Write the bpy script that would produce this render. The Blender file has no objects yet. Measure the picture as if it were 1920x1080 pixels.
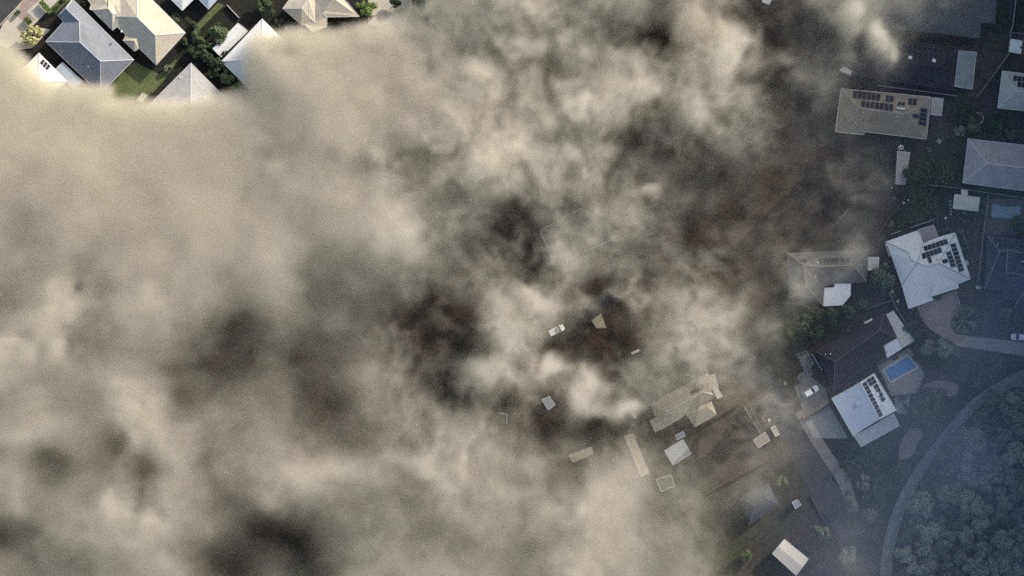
import bpy, bmesh, math, random
import numpy as np
from mathutils import Vector
R = math.radians
S = bpy.context.scene
COL = S.collection

# ---------------------------------------------------------------- camera, sky, sun, exposure
CH = 700.0                      # camera height over the ground, metres
K = 0.15                        # metres of ground per photograph pixel (1920 wide)
SUN_EL, SUN_AZ = 21.0, 45.0     # sun in the north east, low morning
cam = bpy.data.objects.new("camera", bpy.data.cameras.new("camera"))
COL.objects.link(cam); S.camera = cam
cam.location = (0, 0, CH); cam.rotation_euler = (0, 0, 0)
cam.data.sensor_width = 36; cam.data.lens = 36*CH/(1920*K); cam.data.clip_end = 6000; cam.data.clip_start = 1
w = bpy.data.worlds.new("World"); S.world = w; w.use_nodes = True
wn = w.node_tree.nodes
sk = wn.new("ShaderNodeTexSky"); sk.sky_type = 'NISHITA'; sk.sun_disc = False
sk.sun_elevation = R(SUN_EL); sk.sun_rotation = R(SUN_AZ); sk.dust_density = 2.6; sk.air_density = 1.0
w.node_tree.links.new(sk.outputs[0], wn['Background'].inputs[0]); wn['Background'].inputs[1].default_value = 0.15
sun = bpy.data.objects.new("sun", bpy.data.lights.new("sun", "SUN")); COL.objects.link(sun)
sun.data.energy = 4.0; sun.data.angle = R(0.5); sun.data.color = (1, 0.925, 0.81)
sun.rotation_euler = (R(90-SUN_EL), 0, R(180-SUN_AZ)); sun.location = (200, 200, 200)
S.view_settings.view_transform = 'Standard'; S.view_settings.look = 'None'; S.view_settings.exposure = 0.42
c = S.cycles; c.max_bounces = 8; c.volume_bounces = 5; c.diffuse_bounces = 3; c.transparent_max_bounces = 8
c.volume_step_rate = 1.6; c.use_denoising = False
try: c.denoising_prefilter = 'ACCURATE'
except Exception: pass

random.seed(7); rng = np.random.default_rng(11)

def P(x, y, z=0.0):             # place a point read off the aerial photograph at its height
    f = K*(CH-z)/CH
    return Vector(((x-960)*f, (540-y)*f, z))

# ---------------------------------------------------------------- materials
MATS = {}
def mat(name, col, rough=.8, spec=.2, pattern=None, amt=.25, scale=1., col2=None, metal=0, noise=.5, emit=None):
    m = bpy.data.materials.new(name); m.use_nodes = True; nt = m.node_tree; N = nt.nodes; L = nt.links
    b = N['Principled BSDF']; b.inputs['Roughness'].default_value = rough; b.inputs['Specular IOR Level'].default_value = spec
    b.inputs['Metallic'].default_value = metal
    tc = N.new('ShaderNodeTexCoord'); geo = N.new('ShaderNodeNewGeometry')
    def nz(sc, det=4, src=None):
        n = N.new('ShaderNodeTexNoise'); n.inputs['Scale'].default_value = sc; n.inputs['Detail'].default_value = det
        n.inputs['Roughness'].default_value = .65
        L.new(src or geo.outputs['Position'], n.inputs['Vector']); return n.outputs[0]
    def ramp(o, a, b_, ca, cb):
        r = N.new('ShaderNodeMapRange'); r.inputs[1].default_value = a; r.inputs[2].default_value = b_
        r.inputs[3].default_value = ca; r.inputs[4].default_value = cb; L.new(o, r.inputs[0]); return r.outputs[0]
    def mixc(f, a, b_, mode='MIX'):
        x = N.new('ShaderNodeMix'); x.data_type = 'RGBA'; x.blend_type = mode
        if isinstance(f, float): x.inputs[0].default_value = f
        else: L.new(f, x.inputs[0])
        for i, v in ((6, a), (7, b_)):
            if isinstance(v, tuple): x.inputs[i].default_value = (*v, 1) if len(v) == 3 else v
            else: L.new(v, x.inputs[i])
        return x.outputs[2]
    c2 = col2 or tuple(v*(1-noise) for v in col)
    base = mixc(ramp(nz(.35*scale), .38, .62, 0., 1.), col, c2)
    grime = ramp(nz(2.2*scale, 6), .3, .7, 1-amt, 1+amt*.5)
    gc = N.new('ShaderNodeCombineColor'); [L.new(grime, gc.inputs[i]) for i in range(3)]
    out = mixc(1., base, gc.outputs[0], 'MULTIPLY')
    if pattern in ('tile', 'paver', 'solar', 'plank'):
        br = N.new('ShaderNodeTexBrick'); L.new(tc.outputs['UV'], br.inputs['Vector'])
        W, H, ms, d = {'tile': (.55, .55, .07, .62), 'paver': (1.0, .5, .04, .7), 'solar': (.16, .16, .012, 2.6), 'plank': (3., .2, .03, .6)}[pattern]
        br.inputs['Scale'].default_value = 1; br.inputs['Brick Width'].default_value = W; br.inputs['Row Height'].default_value = H
        br.inputs['Mortar Size'].default_value = ms; br.inputs['Mortar Smooth'].default_value = .4
        br.inputs['Color1'].default_value = (1, 1, 1, 1); br.inputs['Color2'].default_value = (.86, .86, .86, 1)
        br.inputs['Mortar'].default_value = (d, d, d, 1)
        if pattern == 'solar': br.offset = 0
        out = mixc(1., out, br.outputs[0], 'MULTIPLY')
        if pattern == 'tile':
            bp = N.new('ShaderNodeBump'); bp.inputs['Strength'].default_value = .5; bp.inputs['Distance'].default_value = .04
            L.new(br.outputs[0], bp.inputs['Height']); L.new(bp.outputs[0], b.inputs['Normal'])
    if pattern == 'metal':
        wv = N.new('ShaderNodeTexWave'); wv.bands_direction = 'X'; wv.inputs['Scale'].default_value = .62; wv.inputs['Distortion'].default_value = 0
        L.new(tc.outputs['UV'], wv.inputs['Vector'])
        bp = N.new('ShaderNodeBump'); bp.inputs['Strength'].default_value = .7; bp.inputs['Distance'].default_value = .05
        L.new(wv.outputs['Fac'], bp.inputs['Height']); L.new(bp.outputs[0], b.inputs['Normal'])
        g = ramp(wv.outputs['Fac'], 0, .35, .8, 1.); gg = N.new('ShaderNodeCombineColor'); [L.new(g, gg.inputs[i]) for i in range(3)]
        out = mixc(1., out, gg.outputs[0], 'MULTIPLY')
    L.new(out, b.inputs['Base Color'])
    if emit: pass
    MATS[name] = m; return m
def leafmat(name, a, b_, thin=True):
    m = bpy.data.materials.new(name); m.use_nodes = True; nt = m.node_tree; N = nt.nodes; L = nt.links
    b = N['Principled BSDF']; b.inputs['Roughness'].default_value = .6; b.inputs['Specular IOR Level'].default_value = .25
    geo = N.new('ShaderNodeNewGeometry'); oi = N.new('ShaderNodeObjectInfo')
    n = N.new('ShaderNodeTexNoise'); n.inputs['Scale'].default_value = .9; n.inputs['Detail'].default_value = 5
    L.new(geo.outputs['Position'], n.inputs['Vector'])
    ad = N.new('ShaderNodeMath'); ad.operation = 'MULTIPLY_ADD'; L.new(geo.outputs['Random Per Island'], ad.inputs[0]); ad.inputs[1].default_value = .5
    sb = N.new('ShaderNodeMath'); sb.operation = 'MULTIPLY_ADD'; L.new(oi.outputs['Random'], sb.inputs[0]); sb.inputs[1].default_value = .7
    L.new(n.outputs[0], sb.inputs[2]); L.new(sb.outputs[0], ad.inputs[2])
    r = N.new('ShaderNodeMapRange'); r.inputs[1].default_value = .55; r.inputs[2].default_value = 1.6; L.new(ad.outputs[0], r.inputs[0])
    x = N.new('ShaderNodeMix'); x.data_type = 'RGBA'; x.inputs[6].default_value = (*a, 1); x.inputs[7].default_value = (*b_, 1)
    L.new(r.outputs[0], x.inputs[0]); L.new(x.outputs[2], b.inputs['Base Color']); MATS[name] = m; return m

M = MATS
mat('ground_mix', (.060, .066, .042), .95, .05, amt=.5, scale=.35, col2=(.075, .062, .055))
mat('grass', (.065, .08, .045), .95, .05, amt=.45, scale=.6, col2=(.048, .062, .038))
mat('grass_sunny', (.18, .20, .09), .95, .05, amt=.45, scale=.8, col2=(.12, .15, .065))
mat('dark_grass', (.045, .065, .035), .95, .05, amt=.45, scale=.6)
mat('dirt', (.11, .085, .07), .95, .05, amt=.4, scale=.8, col2=(.08, .07, .055))
mat('scorched_earth', (.074, .053, .041), .95, .05, amt=.6, scale=.5, col2=(.03, .028, .026))
mat('painted_shade_ground', (.03, .034, .03), .95, .05, amt=.5, scale=.6, col2=(.045, .038, .03))  # darkened ground colour, shade between the sunlit houses painted in
mat('concrete', (.34, .33, .30), .85, .2, amt=.18, scale=.5, noise=.15)
mat('pale_concrete', (.62, .57, .47), .85, .2, amt=.1, scale=.5, noise=.1)
mat('asphalt', (.085, .085, .085), .9, .2, amt=.25, noise=.25)
mat('brick_paving', (.52, .40, .35), .85, .2, amt=.25, pattern='paver', noise=.2)
mat('mauve_paving', (.20, .16, .15), .85, .2, amt=.3, pattern='paver', noise=.25)
mat('deck_stone', (.42, .37, .32), .8, .2, amt=.15, pattern='paver', noise=.12)
mat('gravel', (.36, .28, .25), .95, .1, amt=.7, scale=3, noise=.3)
mat('track', (.28, .28, .27), .95, .05, amt=.5, scale=1.5, noise=.4)
mat('path_stone', (.24, .23, .21), .9, .1, amt=.3, noise=.2)
mat('blue_tile', (.27, .29, .33), .55, .4, 'tile', amt=.1, noise=.12)
mat('yellow_tile', (.80, .71, .54), .75, .25, 'tile', amt=.15, noise=.12)
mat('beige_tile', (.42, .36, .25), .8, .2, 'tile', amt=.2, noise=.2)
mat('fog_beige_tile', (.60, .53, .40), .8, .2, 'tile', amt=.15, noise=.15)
mat('lilac_tile', (.52, .47, .48), .75, .25, 'tile', amt=.12, noise=.15)
mat('grey_tile', (.15, .155, .15), .8, .25, 'tile', amt=.2, noise=.25)
mat('dark_tile', (.045, .042, .044), .75, .3, 'tile', amt=.25, noise=.25)
mat('navy_tile', (.06, .07, .095), .7, .3, 'tile', amt=.2, noise=.2)
mat('pale_tile', (.60, .58, .56), .75, .25, 'tile', amt=.15, noise=.15)
mat('white_metal', (.80, .79, .76), .5, .4, 'metal', amt=.06, noise=.06)
mat('white_sheet', (.84, .82, .78), .5, .4, amt=.08, noise=.08)
mat('cream_sheet', (.66, .60, .50), .6, .3, amt=.08, noise=.08)
mat('cream_metal', (.50, .44, .36), .55, .4, 'metal', amt=.12, noise=.12)
mat('blue_white_metal', (.52, .60, .66), .5, .4, 'metal', amt=.07, noise=.07)
mat('tan_metal', (.40, .33, .28), .55, .4, 'metal', amt=.15, noise=.1)
mat('grey_metal', (.45, .46, .47), .5, .4, 'metal', amt=.15, noise=.1)
mat('ribbed_grey', (.36, .37, .37), .6, .3, 'metal', amt=.4, noise=.2)
mat('zinc', (.30, .34, .37), .5, .4, 'metal', amt=.15, noise=.15)
mat('wall_render', (.45, .40, .34), .9, .1, amt=.12, noise=.1)
mat('wall_brick', (.28, .17, .13), .9, .1, amt=.3, noise=.2)
mat('ridge_light', (.68, .67, .65), .7, .2, amt=.1, noise=.1)
mat('gutter_white', (.6, .59, .56), .5, .3, amt=.05, noise=.05)
mat('gutter_dark', (.06, .06, .065), .5, .3, amt=.05, noise=.05)
mat('solar', (.010, .012, .020), .45, .15, 'solar', amt=.1, noise=.2)
mat('alu', (.26, .27, .29), .4, .5, amt=.05, noise=.05)
mat('fence_grey', (.33, .32, .30), .8, .2, amt=.3, noise=.2)
mat('fence_dark', (.05, .05, .05), .7, .2, amt=.2, noise=.2)
mat('pool_water', (.13, .29, .46), .08, .5, amt=.06, scale=2, noise=.12)
mat('lagoon_water', (.24, .37, .38), .08, .5, amt=.06, scale=2, noise=.12)
mat('car_white', (.80, .80, .80), .25, .6, amt=.02, noise=.03)
mat('glass_dark', (.01, .012, .014), .08, .6, amt=.02, noise=.1)
mat('rubber', (.02, .02, .02), .8, .2, amt=.1, noise=.1)
mat('black_plastic', (.03, .03, .03), .5, .3, amt=.1, noise=.1)
mat('bin_green', (.02, .07, .035), .5, .3, amt=.1, noise=.1)
mat('bin_yellow', (.42, .36, .20), .5, .3, amt=.1, noise=.1)
mat('bin_red', (.34, .17, .12), .5, .3, amt=.1, noise=.1)
mat('bark', (.13, .10, .08), .95, .05, amt=.35, scale=4, noise=.3)
mat('pale_bark', (.36, .33, .29), .9, .1, amt=.3, scale=4, noise=.2)
mat('timber', (.22, .15, .10), .8, .2, 'plank', amt=.3, noise=.2)
mat('lens_glass', (.6, .6, .58), .2, .5, amt=.02, noise=.05)
leafmat('leaf_dark', (.022, .036, .022), (.10, .135, .065))
leafmat('leaf_mid', (.035, .055, .028), (.16, .20, .10))
leafmat('leaf_gum', (.05, .065, .045), (.30, .32, .23))
leafmat('leaf_bright', (.07, .12, .03), (.22, .30, .09))
leafmat('leaf_pale', (.16, .17, .06), (.55, .52, .26))

# ---------------------------------------------------------------- mesh helpers
ORG = {}
def tag(o, label=None, cat=None, group=None, kind=None):
    if label: o['label'] = label
    if cat: o['category'] = cat
    if group: o['group'] = group
    if kind: o['kind'] = kind
    return o
def root(name, loc, label, cat, group=None):
    o = bpy.data.objects.new(name, None); COL.objects.link(o); o.location = loc; o.empty_display_size = .5
    ORG[o.name] = Vector(loc); return tag(o, label, cat, group)
def obj(name, V, F, ms, parent=None, mi=None, uv=True, smooth=False, loc=None):
    """one mesh object from world-space vertices; parent's origin is taken off"""
    org = ORG[parent.name] if parent else Vector(loc if loc is not None else (0, 0, 0))
    me = bpy.data.meshes.new(name); me.from_pydata([tuple(Vector(v)-org) for v in V], [], F)
    for m in (ms if isinstance(ms, (list, tuple)) else [ms]): me.materials.append(M[m])
    if mi: me.polygons.foreach_set('material_index', mi)
    if uv: uvmap(me, org)
    if smooth: me.polygons.foreach_set('use_smooth', [True]*len(me.polygons))
    me.update()
    o = bpy.data.objects.new(name, me); COL.objects.link(o)
    if parent: o.parent = parent
    else: o.location = org
    ORG[o.name] = org
    return o
def uvmap(me, org):
    uvl = me.uv_layers.new(name='UVMap'); me.update()
    for p in me.polygons:
        n = p.normal
        if abs(n.z) > .999:
            vs = [me.vertices[i].co for i in p.vertices]
            e = max(((vs[(i+1) % len(vs)]-vs[i]) for i in range(len(vs))), key=lambda q: q.length); u = Vector((e.x, e.y, 0)).normalized()
        else: u = Vector((n.y, -n.x, 0)).normalized()
        v = n.cross(u)
        for li in p.loop_indices:
            co = me.vertices[me.loops[li].vertex_index].co
            uvl.data[li].uv = (co.dot(u), co.dot(v))
def box(a, b):
    x0, y0, z0 = a; x1, y1, z1 = b
    V = [(x0, y0, z0), (x1, y0, z0), (x1, y1, z0), (x0, y1, z0), (x0, y0, z1), (x1, y0, z1), (x1, y1, z1), (x0, y1, z1)]
    return V, [(3, 2, 1, 0), (4, 5, 6, 7), (0, 1, 5, 4), (1, 2, 6, 5), (2, 3, 7, 6), (3, 0, 4, 7)]
def beam(p, q, wd, h, up=0.0):
    """box along p->q (world), width wd, from z-h+up to z+up"""
    p = Vector(p); q = Vector(q); d = (q-p); s = Vector((-d.y, d.x, 0)); s = s.normalized()*wd/2 if s.length > 1e-6 else Vector((wd/2, 0, 0))
    t = Vector((0, 0, up)); b = Vector((0, 0, up-h))
    V = [p+s+b, q+s+b, q-s+b, p-s+b, p+s+t, q+s+t, q-s+t, p-s+t]
    return V, [(0, 1, 2, 3), (7, 6, 5, 4), (4, 5, 1, 0), (5, 6, 2, 1), (6, 7, 3, 2), (7, 4, 0, 3)]
def merge(parts):
    V = []; F = []
    for v, f in parts:
        o = len(V); V += [Vector(x) for x in v]; F += [tuple(i+o for i in g) for g in f]
    return V, F
def prism(pts, z0, z1):
    """pts world xy ccw or cw, closed solid"""
    n = len(pts)
    a = sum(pts[i][0]*pts[(i+1) % n][1]-pts[(i+1) % n][0]*pts[i][1] for i in range(n))
    if a < 0: pts = pts[::-1]
    V = [(p[0], p[1], z0) for p in pts]+[(p[0], p[1], z1) for p in pts]
    F = [tuple(range(n-1, -1, -1)), tuple(range(n, 2*n))]+[(i, (i+1) % n, n+(i+1) % n, n+i) for i in range(n)]
    return V, F
def tube(p, q, r0, r1, n=8):
    p = Vector(p); q = Vector(q); d = (q-p).normalized(); u = d.orthogonal().normalized(); v = d.cross(u)
    V = []
    for c_, r in ((p, r0), (q, r1)):
        V += [c_+(u*math.cos(2*math.pi*i/n)+v*math.sin(2*math.pi*i/n))*r for i in range(n)]
    return V, [(i, (i+1) % n, n+(i+1) % n, n+i) for i in range(n)]+[tuple(range(n-1, -1, -1)), tuple(range(n, 2*n))]
def inset(pts, d):
    n = len(pts); a = sum(pts[i][0]*pts[(i+1) % n][1]-pts[(i+1) % n][0]*pts[i][1] for i in range(n)); sg = 1 if a > 0 else -1
    out = []
    for i in range(n):
        p0 = Vector(pts[i-1]).to_2d(); p1 = Vector(pts[i]).to_2d(); p2 = Vector(pts[(i+1) % n]).to_2d()
        e1 = (p1-p0).normalized(); e2 = (p2-p1).normalized()
        n1 = Vector((-e1.y, e1.x))*sg; n2 = Vector((-e2.y, e2.x))*sg; b = n1+n2
        b = b/max(b.length_squared, .35)*2 if b.length > 1e-4 else n1
        out.append(p1+b*d)
    return out

# ---------------------------------------------------------------- the setting on the ground
LV = [0]
def sheet(name, px, m, lvl=1, smooth_it=0, kind='structure'):
    LV[0] += 1
    z = .004*lvl+.0007*(LV[0] % 5)
    pts = [P(x, y, 0) for x, y in px]
    for _ in range(smooth_it):
        q = []
        for i in range(len(pts)):
            a, b = pts[i], pts[(i+1) % len(pts)]; q += [a*.75+b*.25, a*.25+b*.75]
        pts = q
    n = len(pts); a = sum(pts[i].x*pts[(i+1) % n].y-pts[(i+1) % n].x*pts[i].y for i in range(n))
    if a < 0: pts = pts[::-1]
    cx = sum((p for p in pts), Vector())/n
    o = obj(name, [(p.x, p.y, z) for p in pts], [tuple(range(n))], m, loc=(cx.x, cx.y, z)); o['kind'] = kind; return o
def ribbon(name, px, wd, m, lvl=2, it=2):
    pts = [P(x, y) for x, y in px]
    for _ in range(it):
        q = [pts[0]]
        for a, b in zip(pts, pts[1:]): q += [a*.75+b*.25, a*.25+b*.75]
        pts = q+[pts[-1]]
    V = []
    LV[0] += 1; z = .004*lvl+.0007*(LV[0] % 5)
    for i, p in enumerate(pts):
        d = (pts[min(i+1, len(pts)-1)]-pts[max(i-1, 0)]).normalized(); s = Vector((-d.y, d.x, 0))*wd/2
        V += [(p+s)+Vector((0, 0, z)), (p-s)+Vector((0, 0, z))]
    o = obj(name, V, [(2*i+1, 2*i+3, 2*i+2, 2*i) for i in range(len(pts)-1)], m); o['kind'] = 'structure'; return o
g = obj('ground', [(-2500, -2500, 0), (2500, -2500, 0), (2500, 2500, 0), (-2500, 2500, 0)], [(0, 1, 2, 3)], 'ground_mix'); g['kind'] = 'structure'
sheet('dirt', [(500, 200), (700, 60), (1000, -60), (1460, -60), (1560, 60), (1500, 260), (1640, 300), (1610, 450), (1450, 480), (1440, 700), (1200, 860), (900, 900), (500, 1100), (-100, 1200), (-100, 700)], 'scorched_earth', 1, 2)
#GROUND_SHEETS
sheet('lawn', [(-30, 60), (150, -60), (760, -60), (760, 60), (500, 260), (0, 220)], 'painted_shade_ground', 1)  # dark sheet standing in for shadow around the sunlit houses
sheet('road', [(-60, -60), (52, -60), (40, 0), (0, 45), (-60, 100)], 'asphalt')
sheet('driveway', [(40, 5), (62, -20), (110, -40), (120, -10), (88, 22), (70, 40), (60, 50), (95, 55), (60, 90), (20, 95), (-10, 80), (5, 45), (22, 26)], 'pale_concrete', 2)
sheet('driveway', [(42, 3), (60, -12), (76, -2), (50, 22), (66, 36), (50, 46), (30, 28)], 'brick_paving', 3)
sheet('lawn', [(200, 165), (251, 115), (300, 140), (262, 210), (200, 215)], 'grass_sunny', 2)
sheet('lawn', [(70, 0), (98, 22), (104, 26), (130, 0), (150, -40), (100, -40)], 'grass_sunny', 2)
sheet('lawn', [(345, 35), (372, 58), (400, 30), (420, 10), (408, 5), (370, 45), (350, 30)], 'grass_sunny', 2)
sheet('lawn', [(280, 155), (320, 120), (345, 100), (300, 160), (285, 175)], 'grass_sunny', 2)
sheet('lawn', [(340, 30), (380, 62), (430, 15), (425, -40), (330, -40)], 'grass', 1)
sheet('patio', [(690, -5), (775, -20), (770, 25), (750, 60), (690, 45)], 'pale_concrete', 2)
# right hand side
sheet('lawn', [(1742, 255), (1800, 262), (1808, 300), (1802, 350), (1735, 345), (1720, 300)], 'grass', 2)
sheet('lawn', [(1690, 380), (1745, 350), (1790, 362), (1785, 392), (1775, 405), (1720, 415), (1680, 430), (1665, 420)], 'grass', 2, 1)
sheet('lawn', [(1840, 210), (1872, 212), (1900, 225), (1880, 250), (1840, 255)], 'dark_grass', 2, 1)
sheet('lawn', [(1842, 0), (1893, 0), (1890, 60), (1880, 64), (1845, 60)], 'dark_grass', 2)
sheet('lawn', [(1901, -10), (1990, -10), (1990, 66), (1895, 62)], 'dark_grass', 2)
sheet('lawn', [(1795, 670), (1960, 690), (1960, 695), (1900, 705), (1850, 735), (1790, 790), (1740, 860), (1700, 930), (1670, 1000), (1650, 960), (1665, 900), (1690, 880), (1730, 770), (1790, 715)], 'dark_grass', 1, 1)
sheet('lawn', [(1560, 840), (1620, 842), (1690, 800), (1700, 830), (1665, 905), (1620, 960), (1560, 900)], 'dark_grass', 1)
sheet('lawn', [(1300, 840), (1370, 760), (1420, 800), (1440, 830), (1400, 900), (1330, 900)], 'dirt', 1)
sheet('dirt', [(1740, 80), (1895, 100), (1890, 110), (1835, 185), (1740, 175)], 'dirt', 1)
sheet('dirt', [(1730, 215), (1770, 215), (1800, 260), (1780, 300), (1740, 290), (1700, 265)], 'dirt', 1, 1)
sheet('driveway', [(1718, 575), (1752, 560), (1790, 545), (1801, 580), (1784, 596), (1784, 610), (1790, 626), (1823, 632), (1820, 652), (1798, 650), (1770, 634), (1745, 618), (1728, 600)], 'brick_paving', 3)
sheet('path', [(1823, 631), (1870, 636), (1990, 650), (1990, 678), (1920, 668), (1820, 652)], 'concrete', 2)
sheet('driveway', [(1848, 545), (1880, 550), (1874, 636), (1838, 630)], 'asphalt', 2)
sheet('driveway', [(1508, 785), (1555, 760), (1578, 800), (1590, 822), (1560, 822), (1525, 820)], 'concrete', 3)
ribbon('path', [(1500, 770), (1540, 840), (1575, 890), (1590, 920), (1600, 960)], 3.2, 'path_stone', 2)
sheet('driveway', [(1490, 725), (1520, 705), (1548, 730), (1555, 760), (1510, 785)], 'path_stone', 2)
ribbon('road', [(1360, 640), (1450, 750), (1530, 890), (1620, 1040), (1680, 1140)], 7.5, 'asphalt', 1)
ribbon('path', [(1960, 690), (1915, 705), (1870, 730), (1830, 755), (1790, 800), (1745, 855), (1705, 915), (1680, 970), (1664, 1030), (1660, 1110)], 3.2, 'track', 3)
sheet('gravel', [(1735, 718), (1765, 712), (1792, 718), (1800, 732), (1782, 748), (1770, 735), (1745, 725), (1728, 728)], 'gravel', 4, 2)
sheet('gravel', [(1698, 806), (1722, 800), (1735, 815), (1720, 830), (1712, 855), (1692, 864), (1681, 855)], 'gravel', 4, 2)
sheet('paving', [(1848, 372), (1990, 372), (1990, 440), (1846, 440)], 'mauve_paving', 2)
sheet('patio', [(1896, 64), (1960, 68), (1960, 105), (1890, 98)], 'mauve_paving', 3)
sheet('patio', [(1676, 744), (1708, 740), (1700, 775), (1682, 775)], 'concrete', 3)
sheet('garden_bed', [(1491, 663), (1513, 657), (1527, 680), (1520, 690), (1524, 702), (1503, 717), (1493, 712), (1496, 704), (1508, 695)], 'path_stone', 3)
sheet('paving', [(1232, 780), (1310, 740), (1440, 720), (1450, 745), (1365, 780), (1270, 830)], 'dirt', 2)
sheet('garden_bed', [(1385, 860), (1470, 820), (1495, 860), (1430, 900)], 'dirt', 2)
sheet('path', [(1640, 350), (1690, 375), (1660, 420), (1645, 450), (1630, 430)], 'dirt', 2)

# ---------------------------------------------------------------- buildings
def fitz(face_pts, x, y):
    A = np.array([[p[0], p[1], 1] for p in face_pts], float); z = np.array([p[2] for p in face_pts], float)
    s, *_ = np.linalg.lstsq(A, z, rcond=None); return float(s @ np.array([x, y, 1]))
def inpoly(pts, x, y):
    r = False; n = len(pts)
    for i in range(n):
        x1, y1 = pts[i][:2]; x2, y2 = pts[(i+1) % n][:2]
        if (y1 > y) != (y2 > y) and x < (x2-x1)*(y-y1)/(y2-y1)+x1: r = not r
    return r
def house(name, label, cat, verts, faces, rmat, wmat='wall_render', ridge=None, gut='gutter_white', group=None, over=.5, extras=None, rw=.22, posts=False):
    W = [P(*v) for v in verts]
    F = []
    for f in faces:
        p = [W[i] for i in f]; nrm = Vector()
        for i in range(len(p)): nrm += (p[i]-p[0]).cross(p[(i+1) % len(p)]-p[0])
        F.append(tuple(f) if nrm.z > 0 else tuple(f[::-1]))
    cx = sum((v for v in W), Vector())/len(W)
    rt = root(name, (cx.x, cx.y, 0), label, cat, group)
    ec = {}
    for fi, f in enumerate(F):
        for a, b in zip(f, f[1:]+f[:1]): ec.setdefault(frozenset((a, b)), []).append((fi, a, b))
    bnd = {a: b for k, v in ec.items() if len(v) == 1 for _, a, b in v}
    # roof with a thickness
    n = len(W); th = Vector((0, 0, -.16))
    V = list(W)+[v+th for v in W]
    FF = list(F)+[tuple(i+n for i in f[::-1]) for f in F]+[(b, a, a+n, b+n) for a, b in bnd.items()]
    roof = obj('roof', V, FF, rmat, rt)
    # walls: the eave outline drawn in by the overhang
    loops = []; rem = dict(bnd)
    while rem:
        s = next(iter(rem)); lp = [s]; nx = rem.pop(s)
        while nx != s and nx in rem: lp.append(nx); nx = rem.pop(nx)
        loops.append(lp)
    lp = max(loops, key=len); zt = min(W[i].z for i in lp)-.17
    foot = inset([(W[i].x, W[i].y) for i in lp], over)
    if posts:
        for q in foot[:6]: obj('post', *tube((q.x, q.y, 0), (q.x, q.y, zt+.02), .06, .06, 6), 'alu', rt)
    else:
        obj('wall', *prism([(q.x, q.y) for q in foot], -.05, zt), wmat, rt)
    if gut:
        gp = [beam(W[a], W[b], .14, .12, .03) for a, b in bnd.items()]
        obj('gutter', *merge(gp), gut, rt)
    if ridge:
        rp = []
        for k, v in ec.items():
            if len(v) != 2: continue
            a, b = v[0][1], v[0][2]
            f1, f2 = F[v[0][0]], F[v[1][0]]
            c2 = sum((W[i] for i in f2), Vector())/len(f2); p1 = [W[i] for i in f1]; nn = Vector()
            for i in range(len(p1)): nn += (p1[i]-p1[0]).cross(p1[(i+1) % len(p1)]-p1[0])
            if nn.normalized().dot(c2-W[a]) < -.05: rp.append(beam(W[a], W[b], rw, .12, .05))
        if rp: obj('ridge_cap', *merge(rp), ridge, rt)
    def zat(x, y):
        for f in faces:
            if inpoly([verts[i] for i in f], x, y): return fitz([verts[i] for i in f], x, y)
        return max(v[2] for v in verts)
    rt['_'] = 0; del rt['_']
    HZ[rt.name] = (roof, zat, rt); return rt
HZ = {}
def panels(h, q, nu, nv=1, gap=.06):
    """grid of solar panels over the quad q (photo px, 4 corners in order); each a child of its roof"""
    roof, zat, rt = HZ[h.name]
    A, B, C_, D = [Vector((a[0], a[1])) for a in q]
    c0 = (A+B+C_+D)/4
    fz = [f for f in [0]]
    z0 = zat(c0.x, c0.y); e = 2.0
    gx = (zat(c0.x+e, c0.y)-zat(c0.x-e, c0.y))/(2*e); gy = (zat(c0.x, c0.y+e)-zat(c0.x, c0.y-e))/(2*e)
    gx = max(-.07, min(.07, gx)); gy = max(-.07, min(.07, gy))
    zz = lambda p: z0+gx*(p.x-c0.x)+gy*(p.y-c0.y)
    for i in range(nu):
        for j in range(nv):
            def pt(u, v):
                return (A*(1-u)+B*u)*(1-v)+(D*(1-u)+C_*u)*v
            u0, u1 = (i+gap)/nu, (i+1-gap)/nu; v0, v1 = (j+gap)/nv, (j+1-gap)/nv
            if nv == 1: v0, v1 = .03, .97
            cor = [pt(u0, v0), pt(u1, v0), pt(u1, v1), pt(u0, v1)]
            cc = sum(cor, Vector((0, 0)))/4
            inn = [cc+(p-cc)*.96 for p in cor]
            V = [P(p.x, p.y, zz(p)+.10) for p in cor]+[P(p.x, p.y, zz(p)+.17) for p in cor]+[P(p.x, p.y, zz(p)+.165) for p in inn]
            F = [(3, 2, 1, 0)]+[(k, (k+1) % 4, 4+(k+1) % 4, 4+k) for k in range(4)]+[(4+k, 4+(k+1) % 4, 8+(k+1) % 4, 8+k) for k in range(4)]+[(8, 9, 10, 11)]
            F = [f[::-1] for f in F]
            obj('solar_panel', V, F, ['alu', 'solar'], roof, mi=[0]*9+[1])
def onroof(h, name, x, y, sx, sy, hh, m, ang=0, lab=None):
    roof, zat, rt = HZ[h.name]; z = zat(x, y); c_ = P(x, y, z); a = R(ang)
    pts = [(c_.x+math.cos(a)*u*sx/2-math.sin(a)*v*sy/2, c_.y+math.sin(a)*u*sx/2+math.cos(a)*v*sy/2) for u, v in ((-1, -1), (1, -1), (1, 1), (-1, 1))]
    o = obj(name, *prism(pts, z-.25, z+hh), m, roof)
    return o
def vent(h, x, y, r=.16, m='white_sheet'):
    roof, zat, rt = HZ[h.name]; z = zat(x, y); c_ = P(x, y, z)
    obj('roof_vent', *tube((c_.x, c_.y, z-.2), (c_.x, c_.y, z+.3), r, r*.8, 10), m, roof)
def flat(name, label, cat, q, z, m, slope=0.25, **kw):
    """simple single-slope roof on four px corners"""
    zs = [z+slope, z+slope, z, z]
    return house(name, label, cat, [(x, y, zz) for (x, y), zz in zip(q, zs)], [(0, 1, 2, 3)], m, **kw)
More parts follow.
